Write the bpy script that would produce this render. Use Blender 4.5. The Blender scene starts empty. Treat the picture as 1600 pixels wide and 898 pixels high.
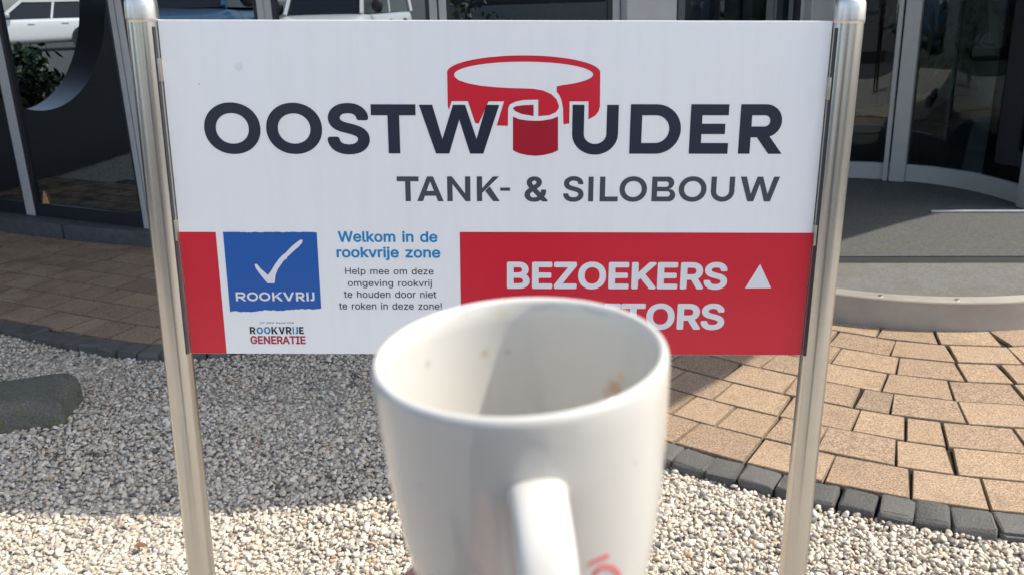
import bpy, bmesh, math, random
import numpy as np
from mathutils import Vector, Matrix
from mathutils.geometry import tessellate_polygon
PI = math.pi
scene = bpy.context.scene
COL = scene.collection
random.seed(4)

# ------------------------------------------------------------------ camera
FPX, PITCH, ROLL, HC = 1410.0, math.radians(18.15), math.radians(1.79), 1.45
fw = Vector((0, math.cos(PITCH), -math.sin(PITCH)))
r0 = Vector((1, 0, 0)); u0 = r0.cross(fw)
RT = r0*math.cos(ROLL) - u0*math.sin(ROLL)
UP = RT.cross(fw)
EYE = Vector((0, 0, HC))
cd = bpy.data.cameras.new('camera'); cam = bpy.data.objects.new('camera', cd); COL.objects.link(cam)
M = Matrix((RT, UP, -fw)).transposed().to_4x4(); M.translation = EYE
cam.matrix_world = M
cd.sensor_width = 36; cd.lens = 36*FPX/1600; cd.clip_start = 0.02; cd.clip_end = 2000
cd.dof.use_dof = True; cd.dof.focus_distance = 1.42; cd.dof.aperture_fstop = 15.0
scene.camera = cam

# ------------------------------------------------------------------ light
SUN_E, SUN_A = math.radians(52), math.radians(1.5)       # elevation; direction measured from +X towards +Y
SD = Vector((math.cos(SUN_E)*math.cos(SUN_A), math.cos(SUN_E)*math.sin(SUN_A), math.sin(SUN_E)))
w = bpy.data.worlds.new('World'); scene.world = w; w.use_nodes = True
nt = w.node_tree; bg = nt.nodes['Background']
sky = nt.nodes.new('ShaderNodeTexSky'); sky.sky_type = 'NISHITA'; sky.sun_disc = False
sky.sun_elevation = SUN_E; sky.sun_rotation = math.radians(90) - SUN_A
sky.air_density = 1.0; sky.dust_density = 1.5; sky.ozone_density = 1.0
hz = nt.nodes.new('ShaderNodeHueSaturation'); hz.inputs['Saturation'].default_value = .72      # hazy, nearly white summer sky
nt.links.new(sky.outputs[0], hz.inputs['Color']); nt.links.new(hz.outputs[0], bg.inputs[0]); bg.inputs[1].default_value = 0.15
sl = bpy.data.lights.new('sun', 'SUN'); sl.energy = 2.75; sl.angle = math.radians(0.55); sl.color = (1, 0.93, 0.82)
so = bpy.data.objects.new('sun', sl); COL.objects.link(so)
so.rotation_euler = SD.to_track_quat('Z', 'Y').to_euler(); so.location = (10, 0, 14)
vs = scene.view_settings
vs.view_transform = 'Standard'; vs.look = 'None'; vs.gamma = 1; vs.exposure = 0.93; vs.use_curve_mapping = False

# ------------------------------------------------------------------ helpers
def ray(x, y): return fw + RT*((x-800)/FPX) + UP*((449-y)/FPX)
def gnd(x, y, z=0.0):
    d = ray(x, y); return EYE + d*((z-HC)/d.z)
def at_depth(x, y, Y):
    d = ray(x, y); return EYE + d*(Y/d.y)

def tag(o, label=None, cat=None, group=None, kind=None):
    if label: o['label'] = label
    if cat: o['category'] = cat
    if group: o['group'] = group
    if kind: o['kind'] = kind
    return o
def thing(name, label, cat, loc=(0,0,0), rotz=0, group=None):
    o = bpy.data.objects.new(name, None); COL.objects.link(o); o.empty_display_size = .1
    o.location = loc; o.rotation_euler = (0,0,rotz)
    return tag(o, label, cat, group)
def obj(name, bm, mat, parent=None, smooth=False, label=None):
    me = bpy.data.meshes.new(name)
    if isinstance(bm, bmesh.types.BMesh):
        bmesh.ops.recalc_face_normals(bm, faces=bm.faces[:]) if smooth != 'keep' else None
        bm.to_mesh(me); bm.free()
    else:
        me.from_pydata(bm[0], [], bm[1])
    if smooth is True or smooth == 'auto':
        me.shade_smooth()
    if smooth == 'auto':
        me.set_sharp_from_angle(angle=math.radians(35))
    o = bpy.data.objects.new(name, me); COL.objects.link(o)
    for m in (mat if isinstance(mat, (list, tuple)) else [mat]): me.materials.append(m)
    if parent: o.parent = parent
    if label: o['label'] = label
    return o
def add_box(bm, c, s, rz=0, bevel=0, seg=2, mat=0):
    b2 = bmesh.new(); bmesh.ops.create_cube(b2, size=1)
    for v in b2.verts: v.co = Vector((v.co.x*s[0], v.co.y*s[1], v.co.z*s[2]))
    if bevel: bmesh.ops.bevel(b2, geom=b2.edges[:], offset=bevel, segments=seg, affect='EDGES', profile=.6)
    R = Matrix.Translation(c) @ Matrix.Rotation(rz, 4, 'Z')
    merge(bm, b2, R, mat)
def merge(bm, b2, R=Matrix(), mat=0):
    vm = {}
    for v in b2.verts: vm[v] = bm.verts.new(R @ v.co)
    for f in b2.faces:
        try:
            nf = bm.faces.new([vm[v] for v in f.verts]); nf.material_index = mat
        except ValueError: pass
    b2.free()
def add_bar(bm, a, b, sx, sy, up=Vector((0,0,1)), mat=0):
    """rectangular bar from a to b; sx across, sy along `up`"""
    a, b = Vector(a), Vector(b); d = (b-a).normalized()
    s = d.cross(up).normalized(); t = s.cross(d)
    vv = [bm.verts.new(p + s*(i*sx/2) + t*(j*sy/2)) for p in (a, b) for i, j in ((-1,-1),(1,-1),(1,1),(-1,1))]
    for q in ((0,1,2,3),(7,6,5,4),(0,4,5,1),(1,5,6,2),(2,6,7,3),(3,7,4,0)):
        f = bm.faces.new([vv[k] for k in q]); f.material_index = mat
def add_tube(bm, pts, rad, n=12, cap=True, flat=None, side=None):
    """tube through pts; rad number or list; flat=(kx,ky) squashes the section along `side` vectors"""
    pts = [Vector(p) for p in pts]; m = len(pts)
    rads = rad if isinstance(rad, (list, tuple)) else [rad]*m
    rings = []
    prev = side or Vector((0,0,1))
    for i, p in enumerate(pts):
        d = (pts[min(i+1,m-1)] - pts[max(i-1,0)]).normalized()
        s = prev - d*prev.dot(d)
        if s.length < 1e-5: s = d.orthogonal()
        s.normalize(); t = d.cross(s); prev = s
        kx, ky = flat if flat else (1,1)
        rings.append([bm.verts.new(p + s*(math.cos(2*PI*k/n)*rads[i]*kx) + t*(math.sin(2*PI*k/n)*rads[i]*ky)) for k in range(n)])
    for a, b in zip(rings, rings[1:]):
        for k in range(n): bm.faces.new((a[k], a[(k+1)%n], b[(k+1)%n], b[k]))
    if cap:
        bm.faces.new(rings[0][::-1]); bm.faces.new(rings[-1])
def add_lathe(bm, prof, n=48, close=False):
    rings = []
    for r, z in prof:
        rings.append([bm.verts.new((r*math.cos(2*PI*k/n), r*math.sin(2*PI*k/n), z)) for k in range(n)] if r > 1e-6 else [bm.verts.new((0,0,z))])
    pairs = list(zip(rings, rings[1:])) + ([(rings[-1], rings[0])] if close else [])
    for a, b in pairs:
        for k in range(n):
            k2 = (k+1) % n
            if len(a) == 1 and len(b) == 1: continue
            if len(a) == 1: bm.faces.new((a[0], b[k], b[k2]))
            elif len(b) == 1: bm.faces.new((a[k], b[0], a[k2]))
            else: bm.faces.new((a[k], b[k], b[k2], a[k2]))
def add_prism(bm, poly, z0, z1, mat=0):
    """vertical prism over a 2-D polygon"""
    n = len(poly)
    lo = [bm.verts.new((p[0], p[1], z0)) for p in poly]; hi = [bm.verts.new((p[0], p[1], z1)) for p in poly]
    for k in range(n): bm.faces.new((lo[k], lo[(k+1)%n], hi[(k+1)%n], hi[k])).material_index = mat
    for t in tessellate_polygon([[Vector((p[0], p[1], 0)) for p in poly]]):
        bm.faces.new([hi[k] for k in t]).material_index = mat; bm.faces.new([lo[k] for k in t][::-1]).material_index = mat
def add_strip(bm, pts, z0, z1, thick=0.0):
    """vertical wall along a polyline with thickness (towards the left of travel)"""
    pts = [Vector((p[0], p[1], 0)) for p in pts]; m = len(pts); nn = []
    for i in range(m):
        d = (pts[min(i+1,m-1)]-pts[max(i-1,0)]).normalized(); nn.append(Vector((-d.y, d.x, 0)))
    rows = []
    for p, n in zip(pts, nn):
        q = p + n*thick
        rows.append([bm.verts.new((p.x,p.y,z0)), bm.verts.new((p.x,p.y,z1)), bm.verts.new((q.x,q.y,z1)), bm.verts.new((q.x,q.y,z0))])
    for a, b in zip(rows, rows[1:]):
        for k in range(4): bm.faces.new((a[k], b[k], b[(k+1)%4], a[(k+1)%4]))
    bm.faces.new(rows[0]); bm.faces.new(rows[-1][::-1])

# ------------------------------------------------------------------ materials
class NT:
    def __init__(s, name):
        s.m = bpy.data.materials.new(name); s.m.use_nodes = True; s.t = s.m.node_tree
        s.b = s.t.nodes['Principled BSDF']; s.out = s.t.nodes['Material Output']
    def n(s, kind, **kw):
        nd = s.t.nodes.new('ShaderNode'+kind)
        for k, v in kw.items():
            if k.startswith('i_'):
                key = k[2:]; key = int(key) if key.isdigit() else key
                nd.inputs[key].default_value = v
            else: setattr(nd, k, v)
        return nd
    def l(s, a, b): s.t.links.new(a, b)
    def ramp(s, src, stops, interp='LINEAR'):
        r = s.n('ValToRGB'); cr = r.color_ramp; cr.interpolation = interp
        while len(cr.elements) < len(stops): cr.elements.new(.5)
        for e, (p, c) in zip(cr.elements, stops):
            e.position = p; e.color = (*c, 1) if len(c) == 3 else c
        s.l(src, r.inputs[0]); return r.outputs[0]
    def coord(s, which='Object', scale=None):
        c = s.n('TexCoord').outputs[which]
        if scale is not None:
            mp = s.n('Mapping'); s.l(c, mp.inputs[0]); mp.inputs['Scale'].default_value = scale; c = mp.outputs[0]
        return c
    def noise(s, scale, detail=4, rough=.6, vec=None):
        nd = s.n('TexNoise'); nd.inputs['Scale'].default_value = scale; nd.inputs['Detail'].default_value = detail; nd.inputs['Roughness'].default_value = rough
        s.l(vec if vec is not None else s.coord(), nd.inputs['Vector']); return nd.outputs[0]
    def mix(s, fac, a, b, mode='MIX'):
        nd = s.n('Mix', data_type='RGBA', blend_type=mode)
        for v, i in ((fac, 0), (a, 6), (b, 7)):
            if hasattr(v, 'links'): s.l(v, nd.inputs[i])
            elif i == 0: nd.inputs[0].default_value = v
            else: nd.inputs[i].default_value = (*v, 1)
        return nd.outputs[2]
    def math(s, op, a, b=0.0, clamp=False):
        nd = s.n('Math', operation=op, use_clamp=clamp)
        for v, i in ((a, 0), (b, 1)):
            if hasattr(v, 'links'): s.l(v, nd.inputs[i])
            else: nd.inputs[i].default_value = v
        return nd.outputs[0]
    def bump(s, h, strength=.3, dist=.01):
        nd = s.n('Bump'); nd.inputs['Strength'].default_value = strength; nd.inputs['Distance'].default_value = dist
        s.l(h, nd.inputs['Height']); s.l(nd.outputs[0], s.b.inputs['Normal'])
    def set(s, **kw):
        for k, v in kw.items():
            key = {'col':'Base Color','rough':'Roughness','metal':'Metallic','spec':'Specular IOR Level','coat':'Coat Weight'}[k]
            i = s.b.inputs[key]
            if hasattr(v, 'links'): s.l(v, i)
            elif key == 'Base Color': i.default_value = (*v, 1)
            else: i.default_value = v
        return s
def plain(name, col, rough=.5, metal=0, var=.12, scale=12, **kw):
    """paint / plastic with faint wear so that no surface is perfectly even"""
    t = NT(name); f = t.noise(scale, 5)
    lo = tuple(c*(1-var) for c in col); hi = tuple(min(1, c*(1+var*.6)) for c in col)
    t.set(col=t.ramp(f, [(.3, lo), (.7, hi)]), metal=metal, **kw)
    t.set(rough=t.math('MULTIPLY_ADD', f, .15)) ; 
    nd = t.b.inputs['Roughness'].links[0].from_node; nd.inputs[2].default_value = max(.02, rough-.075)
    return t.m

def mat_paver():
    t = NT('paver'); g = t.n('NewGeometry'); isl = g.outputs['Random Per Island']
    base = t.ramp(isl, [(0,(.24,.150,.09)),(.2,(.36,.235,.142)),(.45,(.41,.275,.168)),(.65,(.32,.203,.122)),(.85,(.28,.185,.122)),(1,(.45,.31,.20))])
    v = t.coord('Object')
    big = t.noise(1.3, 5, .65, v); fine = t.noise(150, 3, .85, v); mid = t.noise(28, 5, .7, v)
    c = t.mix(t.ramp(fine, [(.40,(0,0,0)),(.60,(1,1,1))]), t.mix(.62, base, (.13,.08,.045)), t.mix(.50, base, (.70,.56,.40)))
    c = t.mix(t.math('MULTIPLY', t.ramp(mid, [(.5,(0,0,0)),(.72,(1,1,1))]), .45), c, (.15,.11,.085))
    # grime and lichen that settled along the plinth
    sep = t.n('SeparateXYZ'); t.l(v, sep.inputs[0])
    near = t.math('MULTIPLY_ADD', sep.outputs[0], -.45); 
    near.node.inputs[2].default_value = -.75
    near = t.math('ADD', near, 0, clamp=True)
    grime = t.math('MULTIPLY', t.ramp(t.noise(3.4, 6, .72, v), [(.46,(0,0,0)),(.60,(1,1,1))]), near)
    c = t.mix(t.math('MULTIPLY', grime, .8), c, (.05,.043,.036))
    blot = t.ramp(t.noise(5.5, 6, .75, v), [(.52,(0,0,0)),(.70,(1,1,1))]); c = t.mix(t.math('MULTIPLY', blot, .38), c, (.17,.125,.09))
    worn = t.math('GREATER_THAN', t.math('FRACT', t.math('MULTIPLY', isl, 37.0)), .86)
    c = t.mix(t.math('MULTIPLY', worn, t.math('MULTIPLY', t.ramp(t.noise(120, 4, .8, v), [(.45,(0,0,0)),(.6,(1,1,1))]), .5)), c, (.13,.10,.085))
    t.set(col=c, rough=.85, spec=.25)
    h = t.math('ADD', t.math('MULTIPLY', fine, .5), mid)
    t.bump(h, .5, .004); return t.m
def mat_gravel(stone=True):
    t = NT('gravel_stone' if stone else 'gravel_bed'); v = t.coord('Object')
    if stone: isl = t.n('NewGeometry').outputs['Random Per Island']
    else:
        vo = t.n('TexVoronoi'); vo.inputs['Scale'].default_value = 70; t.l(v, vo.inputs['Vector'])
        sx = t.n('SeparateXYZ'); t.l(vo.outputs['Color'], sx.inputs[0]); isl = sx.outputs[0]
    c = t.ramp(isl, [(0,(0.538,0.475,0.382)),(.14,(0.702,0.627,0.509)),(.30,(0.772,0.701,0.583)),(.44,(0.585,0.525,0.435)),(.56,(0.819,0.751,0.636)),
                     (.68,(0.667,0.565,0.445)),(.78,(0.421,0.373,0.318)),(.86,(0.714,0.633,0.519)),(.925,(.50,.37,.23)),(.94,(0.281,0.249,0.223)),(.96,(0.117,0.113,0.106)),(.985,(0.608,0.395,0.265))], 'CONSTANT')
    n = t.noise(170, 3, .7, v)
    c = t.mix(t.math('MULTIPLY', t.ramp(n, [(.4,(0,0,0)),(.75,(1,1,1))]), .4), c, (.30,.26,.21))
    if not stone: c = t.mix(.3, c, (.30,.27,.24))
    t.set(col=c, rough=.6, spec=.4)
    if stone: t.bump(n, .3, .002)
    else: t.bump(vo.outputs['Distance'], .9, .02)
    return t.m
def mat_kerb():
    t = NT('kerb_stone'); isl = t.n('NewGeometry').outputs['Random Per Island']; v = t.coord('Object')
    c = t.ramp(isl, [(0,(.085,.083,.077)),(.5,(.125,.122,.113)),(1,(.17,.165,.15))])
    f = t.noise(180, 4, .7, v); m = t.noise(25, 4, .7, v)
    c = t.mix(t.ramp(f, [(.4,(0,0,0)),(.7,(1,1,1))]), c, t.mix(.5, c, (.24,.235,.22)))
    c = t.mix(t.math('MULTIPLY', t.ramp(m, [(.55,(0,0,0)),(.75,(1,1,1))]), .35), c, (.11,.10,.075))
    t.set(col=c, rough=.85, spec=.3); t.bump(t.math('ADD', f, m), .9, .008); return t.m
def mat_steel(name='brushed_steel', col=(.60,.575,.535), rough=.25, axis=(40,40,1.2)):
    t = NT(name); v = t.coord('Object', axis); n = t.noise(3, 3, .6, v); big = t.noise(7, 4, .6)
    c = t.mix(t.math('MULTIPLY', t.ramp(big, [(.42,(0,0,0)),(.75,(1,1,1))]), .3), col, tuple(k*.72 for k in col))
    t.set(col=c, metal=1.0); r = t.math('MULTIPLY_ADD', n, .12); r.node.inputs[2].default_value = rough-.06; t.set(rough=r)
    t.bump(n, .015, .001); return t.m
def mat_glass(name, refl, tint, wav=.02):
    """window glass: a mirror share of `refl` plus Fresnel, the rest looks through"""
    t = NT(name); t.t.nodes.remove(t.b)
    tr = t.n('BsdfTransparent'); tr.inputs[0].default_value = (*tint, 1)
    gl = t.n('BsdfGlossy'); gl.inputs['Roughness'].default_value = 0.0; gl.inputs[0].default_value = (.86,.95,1,1)
    fr = t.n('Fresnel'); fr.inputs[0].default_value = 1.5
    # faint waviness of float glass
    nd = t.n('Bump'); nd.inputs['Strength'].default_value = wav; nd.inputs['Distance'].default_value = .01
    t.l(t.noise(1.1, 2, .5), nd.inputs['Height']); t.l(nd.outputs[0], gl.inputs['Normal'])
    f = t.math('ADD', fr.outputs[0], refl, clamp=True)
    mx = t.n('MixShader'); t.l(f, mx.inputs[0]); t.l(tr.outputs[0], mx.inputs[1]); t.l(gl.outputs[0], mx.inputs[2]); t.l(mx.outputs[0], t.out.inputs[0])
    return t.m
def mat_mat(name, a, b):
    t = NT(name); v = t.coord('Object'); f = t.noise(420, 3, .8, v); m = t.noise(7, 5, .7, v); s = t.noise(60, 4, .8, v)
    c = t.ramp(t.math('ADD', t.math('MULTIPLY', f, .6), t.math('MULTIPLY', s, .4)), [(.35, a), (.65, b)])
    c = t.mix(t.math('MULTIPLY', t.ramp(m, [(.45,(0,0,0)),(.7,(1,1,1))]), .45), c, (.16,.145,.10))
    t.set(col=c, rough=.95, spec=.1); t.bump(f, .8, .006); return t.m
def mat_mossy():
    t = NT('mossy_stone'); v = t.coord('Object'); f = t.noise(120, 4, .7, v); m = t.noise(9, 6, .7, v)
    c = t.ramp(m, [(.3,(.15,.15,.125)),(.5,(.25,.245,.205)),(.62,(.20,.215,.115)),(.8,(.34,.33,.27))])
    c = t.mix(t.math('MULTIPLY', t.ramp(f, [(.4,(0,0,0)),(.6,(1,1,1))]), .6), c, (.09,.09,.075)); lich = t.ramp(t.noise(22, 5, .75, v), [(.58,(0,0,0)),(.66,(1,1,1))]); c = t.mix(t.math('MULTIPLY', lich, .6), c, (.30,.30,.24)); t.set(col=c, rough=.9); t.bump(t.math('ADD', f, m), .9, .02); return t.m
def mat_leaf(name, a, b):
    t = NT(name); isl = t.n('NewGeometry').outputs['Random Per Island']
    t.set(col=t.ramp(isl, [(0,a),(1,b)]), rough=.45, spec=.4); return t.m
def mat_ground():
    t = NT('asphalt'); v = t.coord('Object'); f = t.noise(90, 4, .7, v); m = t.noise(.5, 5, .6, v)
    t.set(col=t.mix(t.math('MULTIPLY', m, .7), t.ramp(f, [(.3,(.05,.05,.05)),(.7,(.10,.10,.097))]), (.075,.072,.068)), rough=.9); t.bump(f, .4, .01); return t.m
def mat_dirt():
    t = NT('joint_sand'); v = t.coord('Object'); m = t.noise(5, 5, .7, v); f = t.noise(90, 4, .8, v)
    c = t.ramp(f, [(.3,(.012,.010,.008)),(.7,(.045,.037,.027))]); c = t.mix(t.ramp(m, [(.55,(0,0,0)),(.62,(1,1,1))]), c, (.03,.045,.012)); t.set(col=c, rough=.95); t.bump(f, .8, .01); return t.m
def mat_mug():
    t = NT('mug_porcelain'); v = t.coord('Object')
    c = (.61,.592,.54); out = None
    n = t.noise(300, 3, .6, v); wob = t.noise(90, 2, .5, v)
    def spot(p, r, col, amt, src):
        d = t.n('VectorMath', operation='DISTANCE'); t.l(v, d.inputs[0]); d.inputs[1].default_value = p
        dd = t.math('ADD', d.outputs['Value'], t.math('MULTIPLY', t.math('SUBTRACT', wob, .5), r*.9))
        m = t.n('MapRange', interpolation_type='SMOOTHSTEP'); t.l(dd, m.inputs[0]); m.inputs[1].default_value = r; m.inputs[2].default_value = r*.35; m.inputs[3].default_value = 0; m.inputs[4].default_value = amt
        return t.mix(m.outputs[0], src, col)
    cur = t.mix(t.math('MULTIPLY', n, .04), c, (.7,.66,.58))
    for s in MUG_SPOTS: cur = spot(*s, cur)
    t.set(col=cur, rough=.10, spec=.5); t.b.inputs['Coat Weight'].default_value = .3; t.b.inputs['Coat Roughness'].default_value = .04
    return t.m

M_PAVER, M_GRAVEL, M_BED, M_KERB = mat_paver(), mat_gravel(), mat_gravel(False), mat_kerb()
M_STEEL = mat_steel(); M_CAP = mat_steel('satin_cap', (.72,.70,.67), .36, (8,8,8)); M_STEELDARK = mat_steel('dull_steel_edge', (.50,.46,.41), .42, (6,6,6))
M_MIRROR_GLASS = mat_glass('coated_window_glass', .36, (.16,.19,.21)); M_DOOR_GLASS = mat_glass('clear_door_glass', .015, (.60,.64,.65), 0.0); M_REARGLASS = mat_glass('tinted_rear_glass', .05, (.34,.36,.36), 0.0)
M_FRAME = plain('grey_window_frame', (.46,.465,.475), .4, var=.06); M_DARKFRAME = plain('anthracite_frame', (.035,.038,.045), .4)
M_ALU = plain('aluminium_door_frame', (.42,.435,.43), .38, .2, var=.06)
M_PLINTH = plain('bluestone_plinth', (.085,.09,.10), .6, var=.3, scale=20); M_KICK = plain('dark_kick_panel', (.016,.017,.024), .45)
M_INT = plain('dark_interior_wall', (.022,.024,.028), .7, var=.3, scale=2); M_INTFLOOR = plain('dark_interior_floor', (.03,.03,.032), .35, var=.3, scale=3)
M_CANOPY = plain('grey_canopy_render', (.30,.30,.29), .8, var=.1, scale=3)
M_MAT = mat_mat('grey_entrance_mat', (.05,.053,.053), (.20,.205,.20)); M_MATEDGE = plain('black_rubber_strip', (.026,.027,.029), .7)
M_MATLT = plain('aluminium_threshold', (.55,.56,.55), .4, .2)
M_ASPH, M_DIRT, M_MOSS = mat_ground(), mat_dirt(), mat_mossy()

# ================================================================== SETTING
# ground sheet to the horizon
bm = bmesh.new(); bmesh.ops.create_grid(bm, x_segments=8, y_segments=8, size=400)
g = obj('ground', bm, M_ASPH); g.location.z = -.075; tag(g, kind='structure')
bm = bmesh.new(); add_prism(bm, [(-60,12),(-13.5,12),(-8.2,5.2),(-6.4,.2),(-3.2,-5.2),(30,-9.5),(30,-60),(-60,-60)], -.08, .15)
tag(obj('parking_lot', bm, M_ASPH), kind='structure')

def catmull(P, n=14):
    P = [Vector(p) for p in P]; out = []
    for i in range(len(P)-1):
        a, b, c, d = P[max(i-1,0)], P[i], P[i+1], P[min(i+2, len(P)-1)]
        for k in range(n):
            t = k/n; out.append(.5*((2*b) + (c-a)*t + (2*a-5*b+4*c-d)*t*t + (3*b-a-3*c+d)*t**3))
    out.append(P[-1]); return out
KC = Vector((2.1, 4.85))
kp = [(-9,7.36),(-6,5.88),(-4,4.91),(-2.52,4.19),(-1.9,3.885),(-1.5,3.745),(-1.15,3.79),(-.82,3.90),(-.5,3.83),(-.2,3.47),(.12,3.06),(.51,2.715),(.82,2.50),(1.10,2.34),(1.41,2.225),(1.75,2.155),(2.1,2.13),(2.8,2.22),(3.5,2.52),(4.1,3.02),(4.6,3.85)]
KERB = catmull(kp, 16)
def offset_line(line, d):
    out = []
    for i, p in enumerate(line):
        t = (line[min(i+1,len(line)-1)] - line[max(i-1,0)]).normalized(); q = p + Vector((-t.y, t.x))*d
        out.append(q)
    return out
class Line:
    def __init__(s, pts):
        s.p = pts; s.a = [0.0]
        for a, b in zip(pts, pts[1:]): s.a.append(s.a[-1] + (b-a).length)
    def at(s, x):
        import bisect
        i = min(max(bisect.bisect_right(s.a, x)-1, 0), len(s.p)-2); k = (x-s.a[i])/max(1e-9, s.a[i+1]-s.a[i])
        return s.p[i].lerp(s.p[i+1], k), (s.p[i+1]-s.p[i]).normalized()

# joint sand under the pavers
inner = [tuple(p) for p in KERB]
poly = inner + [(5.2,4.6),(6.5,9),(-9,9.0)]
bm = bmesh.new(); add_prism(bm, poly, -.07, -.013)
tag(obj('paving_base', bm, M_DIRT), kind='structure')

def block(bm, q, z0, z1, ch, jit=0.0):
    """a slab with chamfered top over quad q (ccw); hand-laid so never quite level"""
    c = sum(q, Vector((0,0)))/4; dz = random.gauss(0, jit); tx, ty = random.gauss(0, jit*2.4), random.gauss(0, jit*2.4)
    def top(p, k): 
        d = p - c; return Vector((p.x, p.y, z1 + dz + d.x*tx + d.y*ty - k))
    ins = []
    for i in range(4):
        a, b, d = q[i-1], q[i], q[(i+1)%4]
        ins.append(b + ((a-b).normalized() + (d-b).normalized())*ch)
    v0 = [bm.verts.new((p.x,p.y,z0)) for p in q]; v1 = [bm.verts.new(top(p, ch*.8)) for p in q]; v2 = [bm.verts.new(top(p, 0)) for p in ins]
    for i in range(4):
        j = (i+1)%4
        bm.faces.new((v0[i],v0[j],v1[j],v1[i])); bm.faces.new((v1[i],v1[j],v2[j],v2[i])).material_index = 1
    bm.faces.new(v2)
ROW = .187
bm = bmesh.new()
rr = random.Random(11)
for k in range(0, 34):
    lo = offset_line(KERB, .003+ROW*k); 
    L = Line(lo); s = rr.uniform(0, .25)
    while s < L.a[-1]-.35:
        ln = rr.choice([.247,.247,.247,.17,.247,.21,.125])
        if k > 12: ln *= 1.0
        g0 = rr.choice([.0035,.0045,.0055,.008]); a, ta = L.at(s+g0); b, tb = L.at(s+ln-.004); s += ln
        na, nb = Vector((-ta.y,ta.x)), Vector((-tb.y,tb.x))
        sk = rr.gauss(0,.004); hh = ROW-.0078
        q = [a, b, b+nb*hh + tb*sk, a+na*hh + ta*sk]
        cen = sum(q, Vector((0,0)))/4
        if cen.y > 8.5 or cen.x < -7.5 or cen.x > 5.6: continue
        d = (cen-KC).length
        if d < 1.02: continue
        if cen.x > KC.x-2.8 and k*ROW > 2.1 and (b-a).length*.6 > (q[2]-q[3]).length: continue
        if cen.x > .2 and k*ROW > 2.05: continue
        if (q[2]-q[3]).dot(b-a) < 0: continue
        near_, far_ = (b-a).length, (q[2]-q[3]).length
        if not (.48 if cen.x > .6 else .35) < far_/near_ < (1.8 if cen.x > .6 else 2.4) or near_ > .42 or near_ < (.10 if cen.x > .6 else .05): continue
        block(bm, [p.copy() for p in q], -.06, 0.0, .0026, .0011)
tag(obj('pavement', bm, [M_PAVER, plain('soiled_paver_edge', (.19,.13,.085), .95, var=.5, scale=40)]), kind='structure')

# kerb of tumbled dark cobbles between pavers and gravel
bm = bmesh.new(); L = Line(offset_line(KERB, -.062)); s = 0
while s < L.a[-1]-.12:
    ln = rr.uniform(.094,.116)
    p, t = L.at(s+ln/2); s += ln
    if not (-4.6 < p.x < 4.5): continue
    b2 = bmesh.new(); bmesh.ops.create_cube(b2, size=1)
    for v in b2.verts: v.co = Vector((v.co.x*(ln-.0015), v.co.y*.110, v.co.z*.11))
    bmesh.ops.bevel(b2, geom=b2.edges[:], offset=rr.uniform(.010,.017), segments=4, affect='EDGES', profile=.55)
    sk = [rr.gauss(0,.035) for _ in range(4)]
    for v in b2.verts:
        c0 = v.co.copy(); v.co += Vector((rr.gauss(0,.0016)+c0.y*sk[0], rr.gauss(0,.0016)+c0.x*sk[1], rr.gauss(0,.0016)+c0.x*sk[2]+c0.y*sk[3]))
    merge(bm, b2, Matrix.Translation((p.x+rr.gauss(0,.003), p.y+rr.gauss(0,.003), -.052+rr.gauss(0,.002))) @ Matrix.Rotation(math.atan2(t.y,t.x)+rr.gauss(0,.03), 4, 'Z') @ Matrix.Rotation(rr.gauss(0,.03),4,'X'))
tag(obj('kerb', bm, M_KERB, smooth='auto'), kind='structure')

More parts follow.
